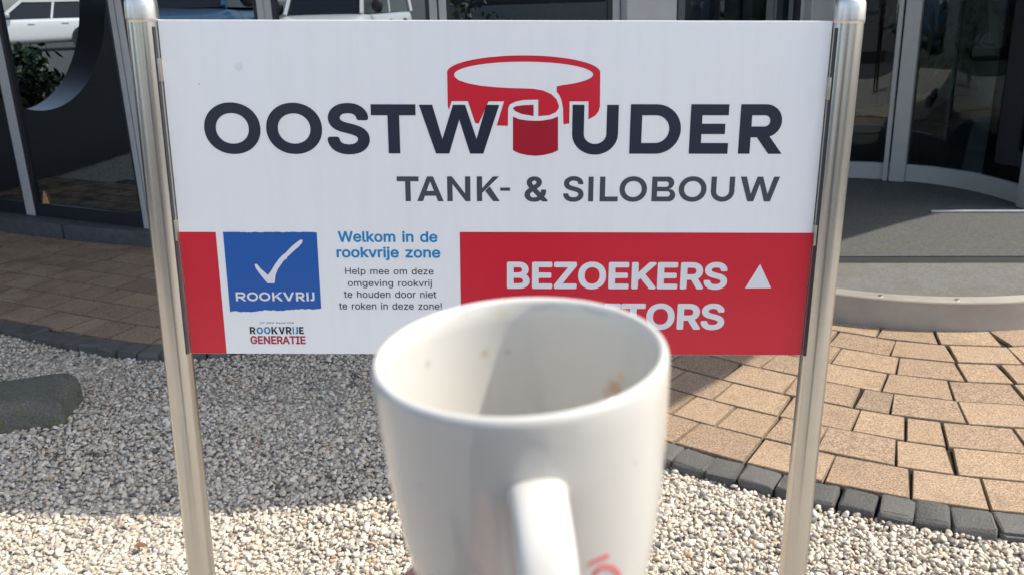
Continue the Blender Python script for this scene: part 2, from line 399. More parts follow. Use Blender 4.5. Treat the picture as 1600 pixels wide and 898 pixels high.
# gravel bed: base sheet + real stones where they can be seen
outer = offset_line(KERB, -.115)
bm = bmesh.new(); add_prism(bm, [(-9,-2.2)]+[(5.4,-2.2)]+[tuple(p) for p in outer[::-1]], -.07, -.034)
tag(obj('gravel_bed', bm, M_BED), kind='structure')
def stones():
    rng = np.random.default_rng(5)
    def shapes(sub):
        out = []
        for i in range(14):
            b = bmesh.new(); bmesh.ops.create_icosphere(b, subdivisions=sub, radius=1); b.verts.index_update()
            V = np.array([v.co[:] for v in b.verts]); Fc = np.array([[v.index for v in f.verts] for f in b.faces]); b.free()
            for _ in range(6):
                d = rng.normal(size=3); d /= np.linalg.norm(d); h = rng.uniform(.35,.8)
                k = V@d; V = V - np.outer(np.maximum(0, k-h)*rng.uniform(.6,1), d)
            V += rng.normal(size=V.shape)*(.045 if sub == 2 else .10)
            out.append(V)
        return out, Fc
    sp = .0121
    xs = np.arange(-4.6, 3.6, sp); ys = np.arange(1.45, 5.6, sp*.87)
    X, Y = np.meshgrid(xs, ys); X = X + (np.arange(len(ys))[:,None]%2)*sp/2
    X = X.ravel()+rng.normal(size=X.size)*sp*.27; Y = Y.ravel()+rng.normal(size=Y.size)*sp*.27
    ox = np.array([p.x for p in outer]); oy = np.array([p.y for p in outer])
    lim = np.interp(X, ox, oy)
    keep = (Y < lim+.008) & (np.abs(X) < .85*Y+1.0)
    X, Y = X[keep], Y[keep]
    near = (np.abs(X) < .64*Y+.12) & (Y > 1.9) & (Y < 3.15)
    Vs, Fs, off = [], [], 0
    for sub, sel in ((2, near), (1, ~near)):
        bases, Fc = shapes(sub); x, y = X[sel], Y[sel]; n = len(x); nv = len(bases[0])
        r = np.clip(rng.lognormal(math.log(.0073), .28, n), .0042, .0145)
        Z = -.030 + rng.normal(size=n)*.0042 + (r-.008)*.35 + .006*np.sin(x*3.1+y*2.2)*np.sin(y*4.3-x)
        S = np.stack([r*rng.uniform(.9,1.4,n), r*rng.uniform(.75,1.05,n), r*rng.uniform(.55,.85,n)], 1)
        az = rng.uniform(0, 2*PI, n); tx = rng.normal(size=n)*.45; ty = rng.normal(size=n)*.45
        kind = rng.integers(0, 14, n); allV = np.empty((n, nv, 3), np.float32)
        for b in range(14):
            m = kind == b; P = bases[b][None]*S[m][:,None,:]
            c, s_ = np.cos(tx[m])[:,None], np.sin(tx[m])[:,None]; P = np.stack([P[...,0], P[...,1]*c-P[...,2]*s_, P[...,1]*s_+P[...,2]*c], -1)
            c, s_ = np.cos(ty[m])[:,None], np.sin(ty[m])[:,None]; P = np.stack([P[...,0]*c+P[...,2]*s_, P[...,1], -P[...,0]*s_+P[...,2]*c], -1)
            c, s_ = np.cos(az[m])[:,None], np.sin(az[m])[:,None]; P = np.stack([P[...,0]*c-P[...,1]*s_, P[...,0]*s_+P[...,1]*c, P[...,2]], -1)
            allV[m] = P + np.stack([x[m],y[m],Z[m]],1)[:,None,:]
        Fs.append((off + np.arange(n)[:,None,None]*nv + Fc[None]).reshape(-1,3).astype(np.int32)); Vs.append(allV.reshape(-1,3)); off += n*nv
    V = np.concatenate(Vs); F = np.concatenate(Fs)
    me = bpy.data.meshes.new('gravel'); me.vertices.add(len(V)); me.vertices.foreach_set('co', V.ravel())
    me.loops.add(F.size); me.loops.foreach_set('vertex_index', F.ravel())
    me.polygons.add(len(F)); me.polygons.foreach_set('loop_start', np.arange(len(F), dtype=np.int32)*3)
    me.polygons.foreach_set('use_smooth', np.ones(len(F), bool)); me.update(); me.materials.append(M_GRAVEL)
    o = bpy.data.objects.new('gravel', me); COL.objects.link(o); tag(o, 'pale rounded gravel covering the bed below the sign', 'gravel', kind='stuff')
stones()
# a few brown dry leaves on the gravel
M_DRY = plain('dry_leaf', (.20,.085,.04), .7, var=.3, scale=200)
def dry_leaf(x, y, z, size, rz, name, label, mat=None, tilt=.15):
    bm = bmesh.new(); rows = []
    for i in range(7):
        u = i/6; wd = math.sin(PI*min(.98,u*.9+.08))**.8*.34; c = .12*math.sin(PI*u)
        rows.append([bm.verts.new(((u-.5)*size, k*wd*size, (c + abs(k)*.16)*size)) for k in (-1,0,1)])
    for a, b in zip(rows, rows[1:]):
        for k in (0,1): bm.faces.new((a[k], b[k], b[k+1], a[k+1]))
    o = obj(name, bm, mat or M_DRY, smooth=True); o.location = (x,y,z); o.rotation_euler = (tilt,.1,rz); return tag(o, label, 'leaf')
p = gnd(220,855,-.02); dry_leaf(p.x,p.y,-.018,.034,.4,'dry_leaf','small brown dry leaf on sunlit gravel left of the sign post')
p = gnd(140,711,-.02); dry_leaf(p.x,p.y,-.018,.03,2.1,'dry_leaf','reddish dry leaf on shaded gravel below the mossy stone block')

# mossy stone block lying on the gravel
bm = bmesh.new(); add_box(bm, (0,0,0), (1.3,.30,.17), bevel=.07, seg=6)
bmesh.ops.subdivide_edges(bm, edges=[e for e in bm.edges if e.calc_length() > .3], cuts=14, use_grid_fill=True)
bmesh.ops.subdivide_edges(bm, edges=bm.edges[:], cuts=1, use_grid_fill=True)
from mathutils import noise as mnoise
for v in bm.verts:
    q = v.co.copy(); v.co += Vector((math.sin(q.y*31+q.z*23)*.006, math.sin(q.x*13)*.008, math.sin(q.x*9+q.y*20)*.005))
    v.co += q.normalized()*(mnoise.noise(q*9)*.012 + mnoise.noise(q*28)*.006 + mnoise.noise(q*70)*.003)
o = obj('stone_block', bm, M_MOSS, smooth='auto'); o.location = (-2.33,3.055,.0); o.rotation_euler = (0,0,math.radians(9))
tag(o, 'long mossy grey stone block lying on the shaded gravel at left', 'stone')

# ================================================================== BUILDING
bld = thing('entrance_building', 'dark glazed round-fronted entrance building with grey frames behind the sign', 'building', (0, 7, 0))
def bpart(name, bm, mat, smooth=False, parent=None, label=None):
    o = obj(name, bm, mat, parent or bld, smooth, label)
    o.matrix_parent_inverse = Matrix.Translation((0,-7,0)) if not parent else parent.matrix_parent_inverse.copy()
    if parent: o.matrix_parent_inverse = Matrix()
    return o
FA, FB, FC_, FD, FE, FE2, FG, FG2 = [Vector(p) for p in ((-3.24,6.045),(-2.25,5.545),(-1.34,5.35),(-.36,5.20),(.66,5.43),(.97,5.56),(2.0,6.32),(2.24,6.42))]
F0, F00 = FA + (FA-FB)*1.0, FA + (FA-FB)*4.2
def reflect(V, p, q):
    n = Vector((-(q-p).y, (q-p).x, 0)).normalized(); d = (Vector(V) - Vector((p.x,p.y,0))).dot(n)
    return Vector(V) - n*(2*d)
H_SOF = 3.25
def window(p, q, glass, jamb=.042, kick=.085, lab=None):
    d = (q-p).normalized(); nrm = Vector((d.y,-d.x)); rz = math.atan2(d.y,d.x); Lw = (q-p).length
    bm = bmesh.new()
    for e in (p + d*jamb/2, q - d*jamb/2): add_box(bm, (e.x, e.y, (.1+H_SOF)/2), (jamb, .07, H_SOF-.1), rz, .004, 1)
    m = (p+q)/2; add_box(bm, (m.x, m.y, H_SOF-.05), (Lw-2*jamb-.002, .06, .1), rz)
    w_ = bpart('window', bm, M_FRAME, label=lab)
    bm = bmesh.new()
    for e in (p + d*(jamb+.012), q - d*(jamb+.012)): add_box(bm, (e.x, e.y, (.1+H_SOF-.1)/2), (.024, .05, H_SOF-.202), rz)
    add_box(bm, (m.x, m.y, .1+kick/2), (Lw-2*jamb-.05, .045, kick), rz)
    bpart('gasket_panel', bm, M_KICK, parent=w_)
    bm = bmesh.new(); add_box(bm, (m.x, m.y, (.1+kick+H_SOF-.1)/2), (Lw-2*jamb-.05, .008, H_SOF-.2-kick), rz)
    bpart('glass', bm, glass, parent=w_)
    return w_
for i in range(3):
    a = FA + (FA-FB)*(3-i); b = FA + (FA-FB)*(2-i); window(a, b, M_MIRROR_GLASS)
window(FA, FB, M_MIRROR_GLASS); window(FB, FC_, M_MIRROR_GLASS); window(FC_, FD, M_MIRROR_GLASS)
window(FD, FE, M_MIRROR_GLASS); window(FE2, FG, M_MIRROR_GLASS)
for a, b in ((FE, FE2), (FG, FG2)):
    bm = bmesh.new(); d = (b-a).normalized(); m = (a+b)/2; add_box(bm, (m.x, m.y, (.1+H_SOF)/2), ((b-a).length-.004, .20, H_SOF-.1), math.atan2(d.y,d.x), .012, 2)
    bpart('column', bm, M_FRAME)
# plinth of bluestone blocks under the windows
def seg_line(pts, n=6):
    out = []
    for a, b in zip(pts, pts[1:]):
        for k in range(n): out.append(a.lerp(b, k/n))
    out.append(pts[-1]); return out
pl = [F00, FA + (FA-FB)*2, F0, FA, FB, FC_, FD, FE, FE2, FG, FG2]
bm = bmesh.new(); Lp = Line(seg_line(pl, 4)); s = 0
while s < Lp.a[-1]-.3:
    e = min(Lp.a[-1], s+1.02); a, _ = Lp.at(s+.003); b, _ = Lp.at(e-.003); d = (b-a).normalized(); nrm = Vector((d.y,-d.x)); m = (a+b)/2 + nrm*.045
    add_box(bm, (m.x, m.y, .015), ((b-a).length, .21, .17), math.atan2(d.y,d.x), .012, 2); s = e
bpart('plinth', bm, M_PLINTH, smooth='auto')
# floor, rear wall, side walls, canopy
fl = [(F00.x,F00.y+.06),(FA.x,FA.y+.06),(FB.x,FB.y+.06),(FC_.x,FC_.y+.06),(FD.x,FD.y+.06),(FE.x,FE.y+.08),(FG2.x,FG2.y+.1),(2.55,6.45),(3.2,5.75),(7,6.9),(7,11),(-8,11)]
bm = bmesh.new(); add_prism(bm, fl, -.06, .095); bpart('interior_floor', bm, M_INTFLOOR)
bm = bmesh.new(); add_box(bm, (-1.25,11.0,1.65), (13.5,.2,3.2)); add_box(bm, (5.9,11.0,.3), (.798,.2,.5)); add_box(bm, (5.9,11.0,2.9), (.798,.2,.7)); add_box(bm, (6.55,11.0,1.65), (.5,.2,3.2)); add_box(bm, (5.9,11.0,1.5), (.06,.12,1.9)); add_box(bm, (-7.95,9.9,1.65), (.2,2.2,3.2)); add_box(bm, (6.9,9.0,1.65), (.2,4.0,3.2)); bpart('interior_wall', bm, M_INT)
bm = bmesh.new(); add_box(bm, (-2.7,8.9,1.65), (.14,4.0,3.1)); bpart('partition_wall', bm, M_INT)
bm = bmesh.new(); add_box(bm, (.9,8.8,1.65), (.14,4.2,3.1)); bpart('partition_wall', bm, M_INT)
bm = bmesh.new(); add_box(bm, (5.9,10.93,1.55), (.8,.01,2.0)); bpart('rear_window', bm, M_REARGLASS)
bm = bmesh.new(); d = Vector((7,6.9))-Vector((3.28,5.5)); m = (Vector((7,6.9))+Vector((3.28,5.5)))/2; add_box(bm, (m.x,m.y,1.66), (d.length,.22,3.3), math.atan2(d.y,d.x)); bpart('side_wall', bm, M_CANOPY)
SH = H_SOF+.02
def shift(p, z): k = (SH-z)/math.tan(SUN_E); return (p[0]+k*math.cos(SUN_A), p[1]+k*math.sin(SUN_A))
edge = [shift(p, 0) for p in [(-10,3.4),(-4,2.78),(-2.4,2.57),(-1.62,2.48),(-1.2,2.43),(-.93,2.40),(-.64,2.41),(-.37,2.46),(.1,2.68),(.56,2.97),(.8,3.2),(1.0,3.43)]] + \
       [shift(p, .13) for p in [(1.4,4.08),(1.78,4.66),(2.19,4.96),(2.6,5.22),(3.3,5.55)]] + [(9,7),(9,11.2),(-10,11.2)]
bm = bmesh.new(); add_prism(bm, edge, SH, SH+.32); bpart('shade_canopy', bm, M_CANOPY)  # unseen slab, outline shaped to throw the wanted shade edge on the ground

# orange leaf lying inside the left window
lf = at_depth(58, 313, 5.93)
bm = bmesh.new()
pr = [(-.062,0),(-.03,.10),(-.008,.19),(.0,.20),(.03,.13),(.058,.05),(.066,.004)]
for y_, k in ((-.004,1),(.004,1)): pass
fr = [bm.verts.new((x, -.004, z)) for x, z in pr]; bk = [bm.verts.new((x, .004+.006*math.sin(z*14), z)) for x, z in pr]
bm.faces.new(fr); bm.faces.new(bk[::-1])
for i in range(len(pr)): j = (i+1)%len(pr); bm.faces.new((fr[i], bk[i], bk[j], fr[j]))
M_ORANGE = plain('orange_leaf', (.62,.36,.15), .6, var=.35, scale=14)
o = obj('autumn_leaf', bm, M_ORANGE); o.scale = (.5,.5,.44); 
d = (FB-FA).normalized(); base = FA + d*.150
o.location = (base.x+d.y*.012, base.y-d.x*.012, .187); o.rotation_euler = (0,0,math.atan2(d.y,d.x)); tag(o, 'orange pointed leaf leaning at the foot of the left window frame', 'leaf')

# ------------------------------------------------------------------ revolving door
door = thing('revolving_door', 'curved glass entrance door on a round steel-edged platform with grey mat', 'door', (2.1,5.0,0))
def dpart(name, bm, mat, smooth=False, parent=None, label=None):
    o = obj(name, bm, mat, parent or door, smooth, label); o.matrix_parent_inverse = Matrix.Translation((-2.1,-5.0,0)) if not parent else Matrix(); return o
PC, PR = Vector((2.08,4.83)), 1.2
def arc(c, r, a0, a1, n=40): return [Vector((c.x+r*math.cos(math.radians(a0+(a1-a0)*k/n)), c.y+r*math.sin(math.radians(a0+(a1-a0)*k/n)))) for k in range(n+1)]
front = arc(PC, PR, 170, 375, 60)
back = [Vector(p) for p in ((3.28,5.45),(3.2,5.75),(2.95,6.15),(2.55,6.42),(2.1,6.5),(1.5,6.3),(1.0,5.6))]
bm = bmesh.new(); add_prism(bm, [tuple(p) for p in front+back], -.06, .112); dpart('platform', bm, M_DARKFRAME)
def ring_trim(r0, r1, z0, z1, a0=170, a1=375):
    bm = bmesh.new(); A, B = arc(PC, r0, a0, a1, 60), arc(PC, r1, a0, a1, 60); rows = []
    for p, q in zip(A, B): rows.append([bm.verts.new((p.x,p.y,z0)), bm.verts.new((p.x,p.y,z1)), bm.verts.new((q.x,q.y,z1)), bm.verts.new((q.x,q.y,z0))])
    for a, b in zip(rows, rows[1:]):
        for k in range(4): bm.faces.new((a[k], b[k], b[(k+1)%4], a[(k+1)%4]))
    bm.faces.new(rows[0]); bm.faces.new(rows[-1][::-1]); return bm
dpart('edge_trim', ring_trim(1.206, 1.216, -.05, .124), plain('dull_platform_edge', (.38,.355,.315), .5, .25, var=.15, scale=6), 'auto')
dpart('edge_flange', ring_trim(1.14, 1.22, .1245, .131), mat_steel('scuffed_steel', (.72,.69,.63), .55, (9,9,9)), 'auto')
bm = bmesh.new()
for a in (196, 222, 247, 262, 281, 300, 318, 340):
    p = PC + Vector((math.cos(math.radians(a)), math.sin(math.radians(a))))*1.18
    b2 = bmesh.new(); bmesh.ops.create_cone(b2, segments=14, radius1=.011, radius2=.009, depth=.004, cap_ends=True); merge(bm, b2, Matrix.Translation((p.x,p.y,.1325)))
dpart('screw', bm, M_STEELDARK, 'auto')
M_LIGHTMAT = mat_mat('pale_worn_mat', (.12,.12,.115), (.30,.292,.272))
def band(y0l, y0r, y1l, y1r):
    """piece of the platform disc between two nearly straight cross lines"""
    def clip(poly, a, b, keep):
        out = []
        for i in range(len(poly)):
            p, q = poly[i], poly[(i+1)%len(poly)]
            fp = (p.y - (a + (b-a)*(p.x-1.6)/.94))*keep; fq = (q.y - (a + (b-a)*(q.x-1.6)/.94))*keep
            if fp >= 0: out.append(p)
            if fp*fq < 0: out.append(p.lerp(q, fp/(fp-fq)))
        return out
    P = arc(PC, 1.137, 170, 375, 60) + [Vector(p) for p in ((3.2,5.4),(3.12,5.7),(2.9,6.1),(2.5,6.36),(2.1,6.42),(1.5,6.2),(1.05,5.6))]
    P = clip(P, y0l, y0r, 1); P = clip(P, y1l, y1r, -1); return [tuple(p) for p in P]
bm = bmesh.new(); add_prism(bm, band(2,2,4.255,4.155), .1121, .128); dpart('front_mat', bm, M_LIGHTMAT)
bm = bmesh.new(); add_prism(bm, band(4.258,4.158,4.372,4.272), .1121, .124); dpart('mat_strip', bm, M_MATEDGE)
bm = bmesh.new(); add_prism(bm, band(4.375,4.275,9,9), .1121, .129); dpart('inner_mat', bm, M_MAT)
bm = bmesh.new(); add_bar(bm, (2.50,5.205,.137), (3.16,5.112,.137), .024, .010); dpart('threshold', bm, M_MATLT)
DR = [Vector(p) for p in ((1.72,6.36),(2.1,6.33),(2.4,6.25),(2.63,6.15),(2.87,5.95),(3.01,5.70),(3.07,5.46),(3.09,5.2))]
DRS = catmull(DR, 8)
split = 3*8
for nm, pts in (('side_panel', DRS[:split+1]), ('curved_panel', DRS[split:])):
    bm = bmesh.new(); add_strip(bm, pts, .132, .245, .05)
    top = bmesh.new(); add_strip(bm, pts, 2.32, 2.45, .05)
    for e, dd in ((pts[0], 1), (pts[-1], -1)):
        i = 0 if dd == 1 else -1; t = (pts[1]-pts[0]).normalized() if dd == 1 else (pts[-1]-pts[-2]).normalized()
        wd = .058 if nm == 'side_panel' and dd == -1 else .10
        wd = .032 if nm == 'side_panel' and dd == -1 else wd
        c = e + t*dd*(wd/2+.006); add_box(bm, (c.x,c.y,1.292), (wd,.062,2.33), math.atan2(t.y,t.x), .004, 1)
    pn = dpart(nm, bm, M_ALU, 'auto')
    bm = bmesh.new(); add_strip(bm, offset_line(pts, .02), .246, 2.319, .01); dpart('glass', bm, M_DOOR_GLASS, 'auto', parent=pn)
bm = bmesh.new(); add_prism(bm, [tuple(p) for p in offset_line(DRS, .06)] + [(3.25,5.3),(3.25,6.0),(2.9,6.5),(1.7,6.6)], 2.46, 2.9); dpart('header', bm, M_ALU)
bm = bmesh.new()
add_box(bm, (2.9,8.2,.55), (1.6,.5,1.0), .2, .02); tag(obj('reception_counter', bm, plain('dark_counter', (.05,.05,.055), .4)), 'dark reception counter standing inside behind the curved door glass', 'counter')

# ------------------------------------------------------------------ plants
def leaf_cloud(n, rad, size, seed, droop=.0, squash=1.0):
    rng = np.random.default_rng(seed); 
    k = 26; cl = rng.normal(size=(k,3)); cl /= np.linalg.norm(cl,axis=1)[:,None]; cl *= rng.uniform(.35,1,(k,1))
    idx = rng.integers(0,k,n); p = cl[idx] + rng.normal(size=(n,3))*.17; p = p*np.array(rad)
    d = rng.normal(size=(n,3)); d[:,2] -= droop; d /= np.linalg.norm(d,axis=1)[:,None]
    up = rng.normal(size=(n,3)); s = np.cross(d,up); s /= np.linalg.norm(s,axis=1)[:,None]
    L = size*rng.uniform(.6,1.3,n)[:,None]; W = L*.28*squash
    V = np.stack([p-d*L*.5, p+s*W, p+d*L*.5, p-s*W],1).reshape(-1,3)
    return V.tolist(), [(4*i,4*i+1,4*i+2,4*i+3) for i in range(n)]
M_LEAF = mat_leaf('shaded_leaf', (.008,.018,.008), (.026,.05,.018)); M_LEAF3 = mat_leaf('indoor_leaf', (.05,.13,.05), (.13,.26,.09)); M_LEAF2 = mat_leaf('tree_leaf', (.03,.06,.02), (.07,.11,.035)); M_BARK = plain('bark', (.09,.07,.05), .9, var=.4)  # bush leaves coloured darker to stand in for shade on them
pot = thing('potted_plant', 'tall dark green potted plant standing inside the curved glass door', 'plant', (3.20,6.62,.095))
bm = bmesh.new(); add_lathe(bm, [(0,0),(.15,0),(.19,.36),(.17,.36),(.165,.32),(0,.32)], 24); obj('pot', bm, M_DARKFRAME, pot, 'auto')
V, Fq = leaf_cloud(1100, (.42,.36,.75), .42, 3, droop=1.6, squash=.22); o = obj('foliage', (V,Fq), M_LEAF3, pot); o.location = (0,0,1.45)
bm = bmesh.new(); add_tube(bm, [(0,0,.3),(.02,.01,.9),(-.02,0,1.6)], [.03,.025,.015], 8); obj('stem', bm, M_BARK, pot, True)
def tree(x, y, h, r, seed, label):
    t = thing('tree', label, 'tree', (x,y,.14), group='trees across the parking lot')
    bm = bmesh.new(); rng = random.Random(seed)
    add_tube(bm, [(0,0,0),(.05,.02,h*.3),(-.04,.06,h*.55),(.02,0,h*.8)], [.19,.15,.10,.04], 10)
    for k in range(5):
        a = k*1.27+rng.random(); z = h*(.35+.08*k); add_tube(bm, [(0,0,z),(math.cos(a)*r*.4,math.sin(a)*r*.4,z+h*.12),(math.cos(a)*r*.75,math.sin(a)*r*.75,z+h*.2)], [.07,.045,.015], 6)
    obj('trunk', bm, M_BARK, t, True)
    V, Fq = leaf_cloud(2600, (r,r,h*.36), .34, seed); o = obj('crown', (V,Fq), M_LEAF2, t); o.location = (0,0,h*.64)
for i, a in enumerate([(-26,-12,8,3.4,21,'broad green tree far left across the parking lot'),(-33,3,7,3.0,22,'green tree beyond the white hatchback'),(-14,-24,9,3.8,23,'tall green tree behind the parked vans'),(-3,-27,8,3.5,24,'round green tree straight behind the viewer'),(9,-25,9,3.7,25,'tall green tree behind the viewer at right'),(19,-18,8,3.3,26,'green tree at the right end of the row')]): tree(*a)
for i,(x, y, rd, sd, lab) in enumerate(((4.6,-6.6,(1.3,1.0,.75),41,'low dark bush in the bed opposite the entrance'),)):
    b = thing('bush', lab, 'bush', (x,y,-.075)); V, Fq = leaf_cloud(1500, rd, .13, sd); o = obj('foliage', (V,Fq), M_LEAF, b); o.location = (0,0,rd[2]*.8)
    bm = bmesh.new(); add_tube(bm, [(0,0,0),(0,0,.5)], [.05,.03], 8); obj('stem', bm, M_BARK, b)

# ================================================================== VEHICLES opposite the entrance (seen mirrored in the windows)
M_TYRE = plain('tyre', (.02,.02,.02), .8); M_RIM = plain('alloy_rim', (.35,.35,.36), .35, .6); M_CARGLASS = plain('car_glass', (.012,.016,.02), .06, var=.02)
M_LAMP = plain('headlamp', (.7,.72,.74), .1); M_BLACKPL = plain('black_plastic', (.025,.025,.027), .5)
def paint(name, col):
    t = NT(name); t.set(col=t.mix(t.math('MULTIPLY', t.noise(3,4,.6), .12), col, tuple(c*.7 for c in col)), rough=.25, coat=.6); return t.m
M_WHITE = paint('white_car_paint', (.80,.80,.78)); M_BLUE = paint('blue_car_paint', (.035,.085,.16))
def vehicle(name, label, cat, mat, Ln, W, H, zb, hood, xa, xa2, xb, xb2, wb, front_x, wr=.32, work=False):
    """x forward. hood = height at the windscreen foot; xa/xa2 windscreen foot/top; xb/xb2 rear window foot/top"""
    v = thing(name, label, cat)
    w = W/2; f, r = Ln/2, -Ln/2
    st = [(r,.86,.45,zb*.92),(r+.08,.95,.30,zb),(r+.5,1,.22,zb),(xa-.4,1,.2,zb),(xa,.99,.2,hood-.02),(f-.55,.96,.2,hood-.10),(f-.18,.90,.24,hood-.22),(f,.78,.36,hood-.36)]
    bm = bmesh.new(); rings = []
    for x, k, zl, zt in st:
        ww = w*k; rings.append([bm.verts.new((x,sy*yy,zz)) for sy,yy,zz in ((-1,ww*.9,zl),(-1,ww,zl+.16),(-1,ww,zt-.22),(-1,ww*.965,zt-.04),(-1,ww*.86,zt),(1,ww*.86,zt),(1,ww*.965,zt-.04),(1,ww,zt-.22),(1,ww,zl+.16),(1,ww*.9,zl))])
    for a, b in zip(rings, rings[1:]):
        for k in range(10): bm.faces.new((a[k],a[(k+1)%10],b[(k+1)%10],b[k]))
    bm.faces.new(rings[0]); bm.faces.new(rings[-1][::-1])
    bd = obj('body', bm, mat, v, True); sb = bd.modifiers.new('rounding','SUBSURF'); sb.levels = sb.render_levels = 2
    # greenhouse
    gb, gt = w*.90, w*.74
    base = [(xa,-gb*.93,hood-.04),(xa,gb*.93,hood-.04),(xb,gb,zb-.03),(xb,-gb,zb-.03)]; top = [(xa2,-gt*.95,H-.05),(xa2,gt*.95,H-.05),(xb2,gt,H-.07),(xb2,-gt,H-.07)]
    bm = bmesh.new(); lo = [bm.verts.new(p) for p in base]; hi = [bm.verts.new(p) for p in top]
    for k in range(4): bm.faces.new((lo[k],lo[(k+1)%4],hi[(k+1)%4],hi[k]))
    bm.faces.new(hi); bm.faces.new(lo[::-1]); obj('window_glass', bm, M_CARGLASS, v)
    bm = bmesh.new()
    for k in range(4): add_bar(bm, base[k], Vector(top[k])+Vector((0,0,.02)), .085 if k < 2 else .22, .06, up=Vector((0,1,0)))
    for s in (-1,1):
        for u, t_ in ((.52,.06),):
            a = Vector(base[0]).lerp(Vector(base[3]),u); b = Vector(top[0]).lerp(Vector(top[3]),u); a.y = abs(a.y)*s; b.y = abs(b.y)*s; add_bar(bm, a, b, t_, .05, up=Vector((0,1,0)))
        a, b = Vector(top[0]), Vector(top[3]); a.y = abs(a.y)*s; b.y = abs(b.y)*s; add_bar(bm, a, b, .09, .07)
    obj('pillars', bm, mat, v)
    bm = bmesh.new(); zr = H-.05
    pr = [(xa2-.02,-gt*.93),(xa2-.02,gt*.93),(xb2-.05,gt*.98),(xb2-.05,-gt*.98)]; c = Vector(((xa2+xb2)/2,0))
    lo = [bm.verts.new((*p,zr)) for p in pr]; hi = [bm.verts.new((c.x+(p[0]-c.x)*.88, p[1]*.86, H)) for p in pr]
    for k in range(4): bm.faces.new((lo[k],lo[(k+1)%4],hi[(k+1)%4],hi[k]))
    bm.faces.new(hi); obj('roof', bm, mat, v)
    for sx in (wb/2+.08, -wb/2+.02):
        for sy in (-1,1):
            bm = bmesh.new(); R = Matrix.Translation((sx,sy*(w-.10),wr)) @ Matrix.Rotation(PI/2,4,'X')
            b2 = bmesh.new(); add_lathe(b2, [(wr*.62,-.10),(wr*.93,-.11),(wr,-.07),(wr,.07),(wr*.93,.11),(wr*.62,.10)], 28, close=True); merge(bm, b2, R)
            wh = obj('wheel', bm, M_TYRE, v, 'auto')
            bm = bmesh.new(); b2 = bmesh.new(); add_lathe(b2, [(0,-.085),(wr*.2,-.09),(wr*.64,-.06),(wr*.64,.06),(wr*.2,.09),(0,.085)], 20); merge(bm, b2, R); obj('rim', bm, M_RIM, wh, 'auto')
            bm = bmesh.new(); b2 = bmesh.new(); bmesh.ops.create_cone(b2, segments=28, radius1=wr*1.17, radius2=wr*1.17, depth=.05, cap_ends=True); merge(bm, b2, Matrix.Translation((sx,sy*(w-.022),wr+.01)) @ Matrix.Rotation(PI/2,4,'X')); obj('wheel_arch', bm, M_BLACKPL, v)
    for sy in (-1,1):
        bm = bmesh.new(); b2 = bmesh.new(); bmesh.ops.create_icosphere(b2, subdivisions=3, radius=.5); merge(bm, b2, Matrix.Translation((xa-.28,sy*(w+.10),zb+.12 if not work else hood+.10)) @ Matrix.Diagonal((.13,.24,.19 if not work else .30,1)))
        obj('mirror', bm, M_BLACKPL if work else mat, v, True)
        bm = bmesh.new(); add_box(bm, (f-.16,sy*w*.62,hood-.33), (.22,.36,.15), 0, .04, 3); obj('headlight', bm, M_LAMP, v, 'auto')
        for xd in (xa-.85, xa-1.75):
            bm = bmesh.new(); add_box(bm, (xd,sy*(w+.004),zb-.15), (.19,.03,.035), 0, .01, 2); obj('door_handle', bm, mat, v, 'auto')
    bm = bmesh.new(); add_box(bm, (f-.06,0,hood-.42), (.10,W*.42,.13), 0, .02, 2); obj('grille', bm, M_BLACKPL, v, 'auto')
    bm = bmesh.new(); add_box(bm, (f-.12,0,.40), (.26,W*.80,.24), 0, .06, 3); obj('bumper', bm, M_BLACKPL if hood > 1.1 else mat, v, 'auto')
    return v
def place_mirrored(v, px, py, Y, heading, p, q, zg=.15):
    """stand v where its mirror image in window p-q shows up along pixel (px,py) at depth Y; heading = image heading in degrees"""
    V = at_depth(px, py, Y); V.z = zg; Rp = reflect(V, p, q)
    hd = Vector((math.cos(math.radians(heading)), math.sin(math.radians(heading)), 0)); tip = reflect(V+hd, p, q); d = tip-Rp
    v.location = Rp; v.rotation_euler = (0,0,math.atan2(d.y,d.x)); return Rp
hb = vehicle('parked_car', 'white hatchback parked side-on opposite the left window', 'car', M_WHITE, 4.2, 1.8, 1.50, .96, .98, .95, .25, -1.75, -1.35, 2.6, 2.1)
pos = place_mirrored(hb, 54, 20, 28.5, 180+24, FA, FB)
bvn = vehicle('parked_car', 'dark blue people carrier parked facing the windows', 'car', M_BLUE, 4.7, 1.9, 1.98, 1.16, 1.25, 1.25, .5, -2.2, -1.9, 2.9, 2.3, .35, True)
place_mirrored(bvn, 318, 20, 14.5, 266, FB, FC_)
wvn = vehicle('parked_van', 'white delivery van parked facing the windows', 'van', M_WHITE, 5.0, 1.95, 2.05, .94, 1.0, 1.55, .85, -2.4, -2.3, 3.0, 2.5, .35, True)
place_mirrored(wvn, 541, 20, 21.0, 262, FC_, FD)
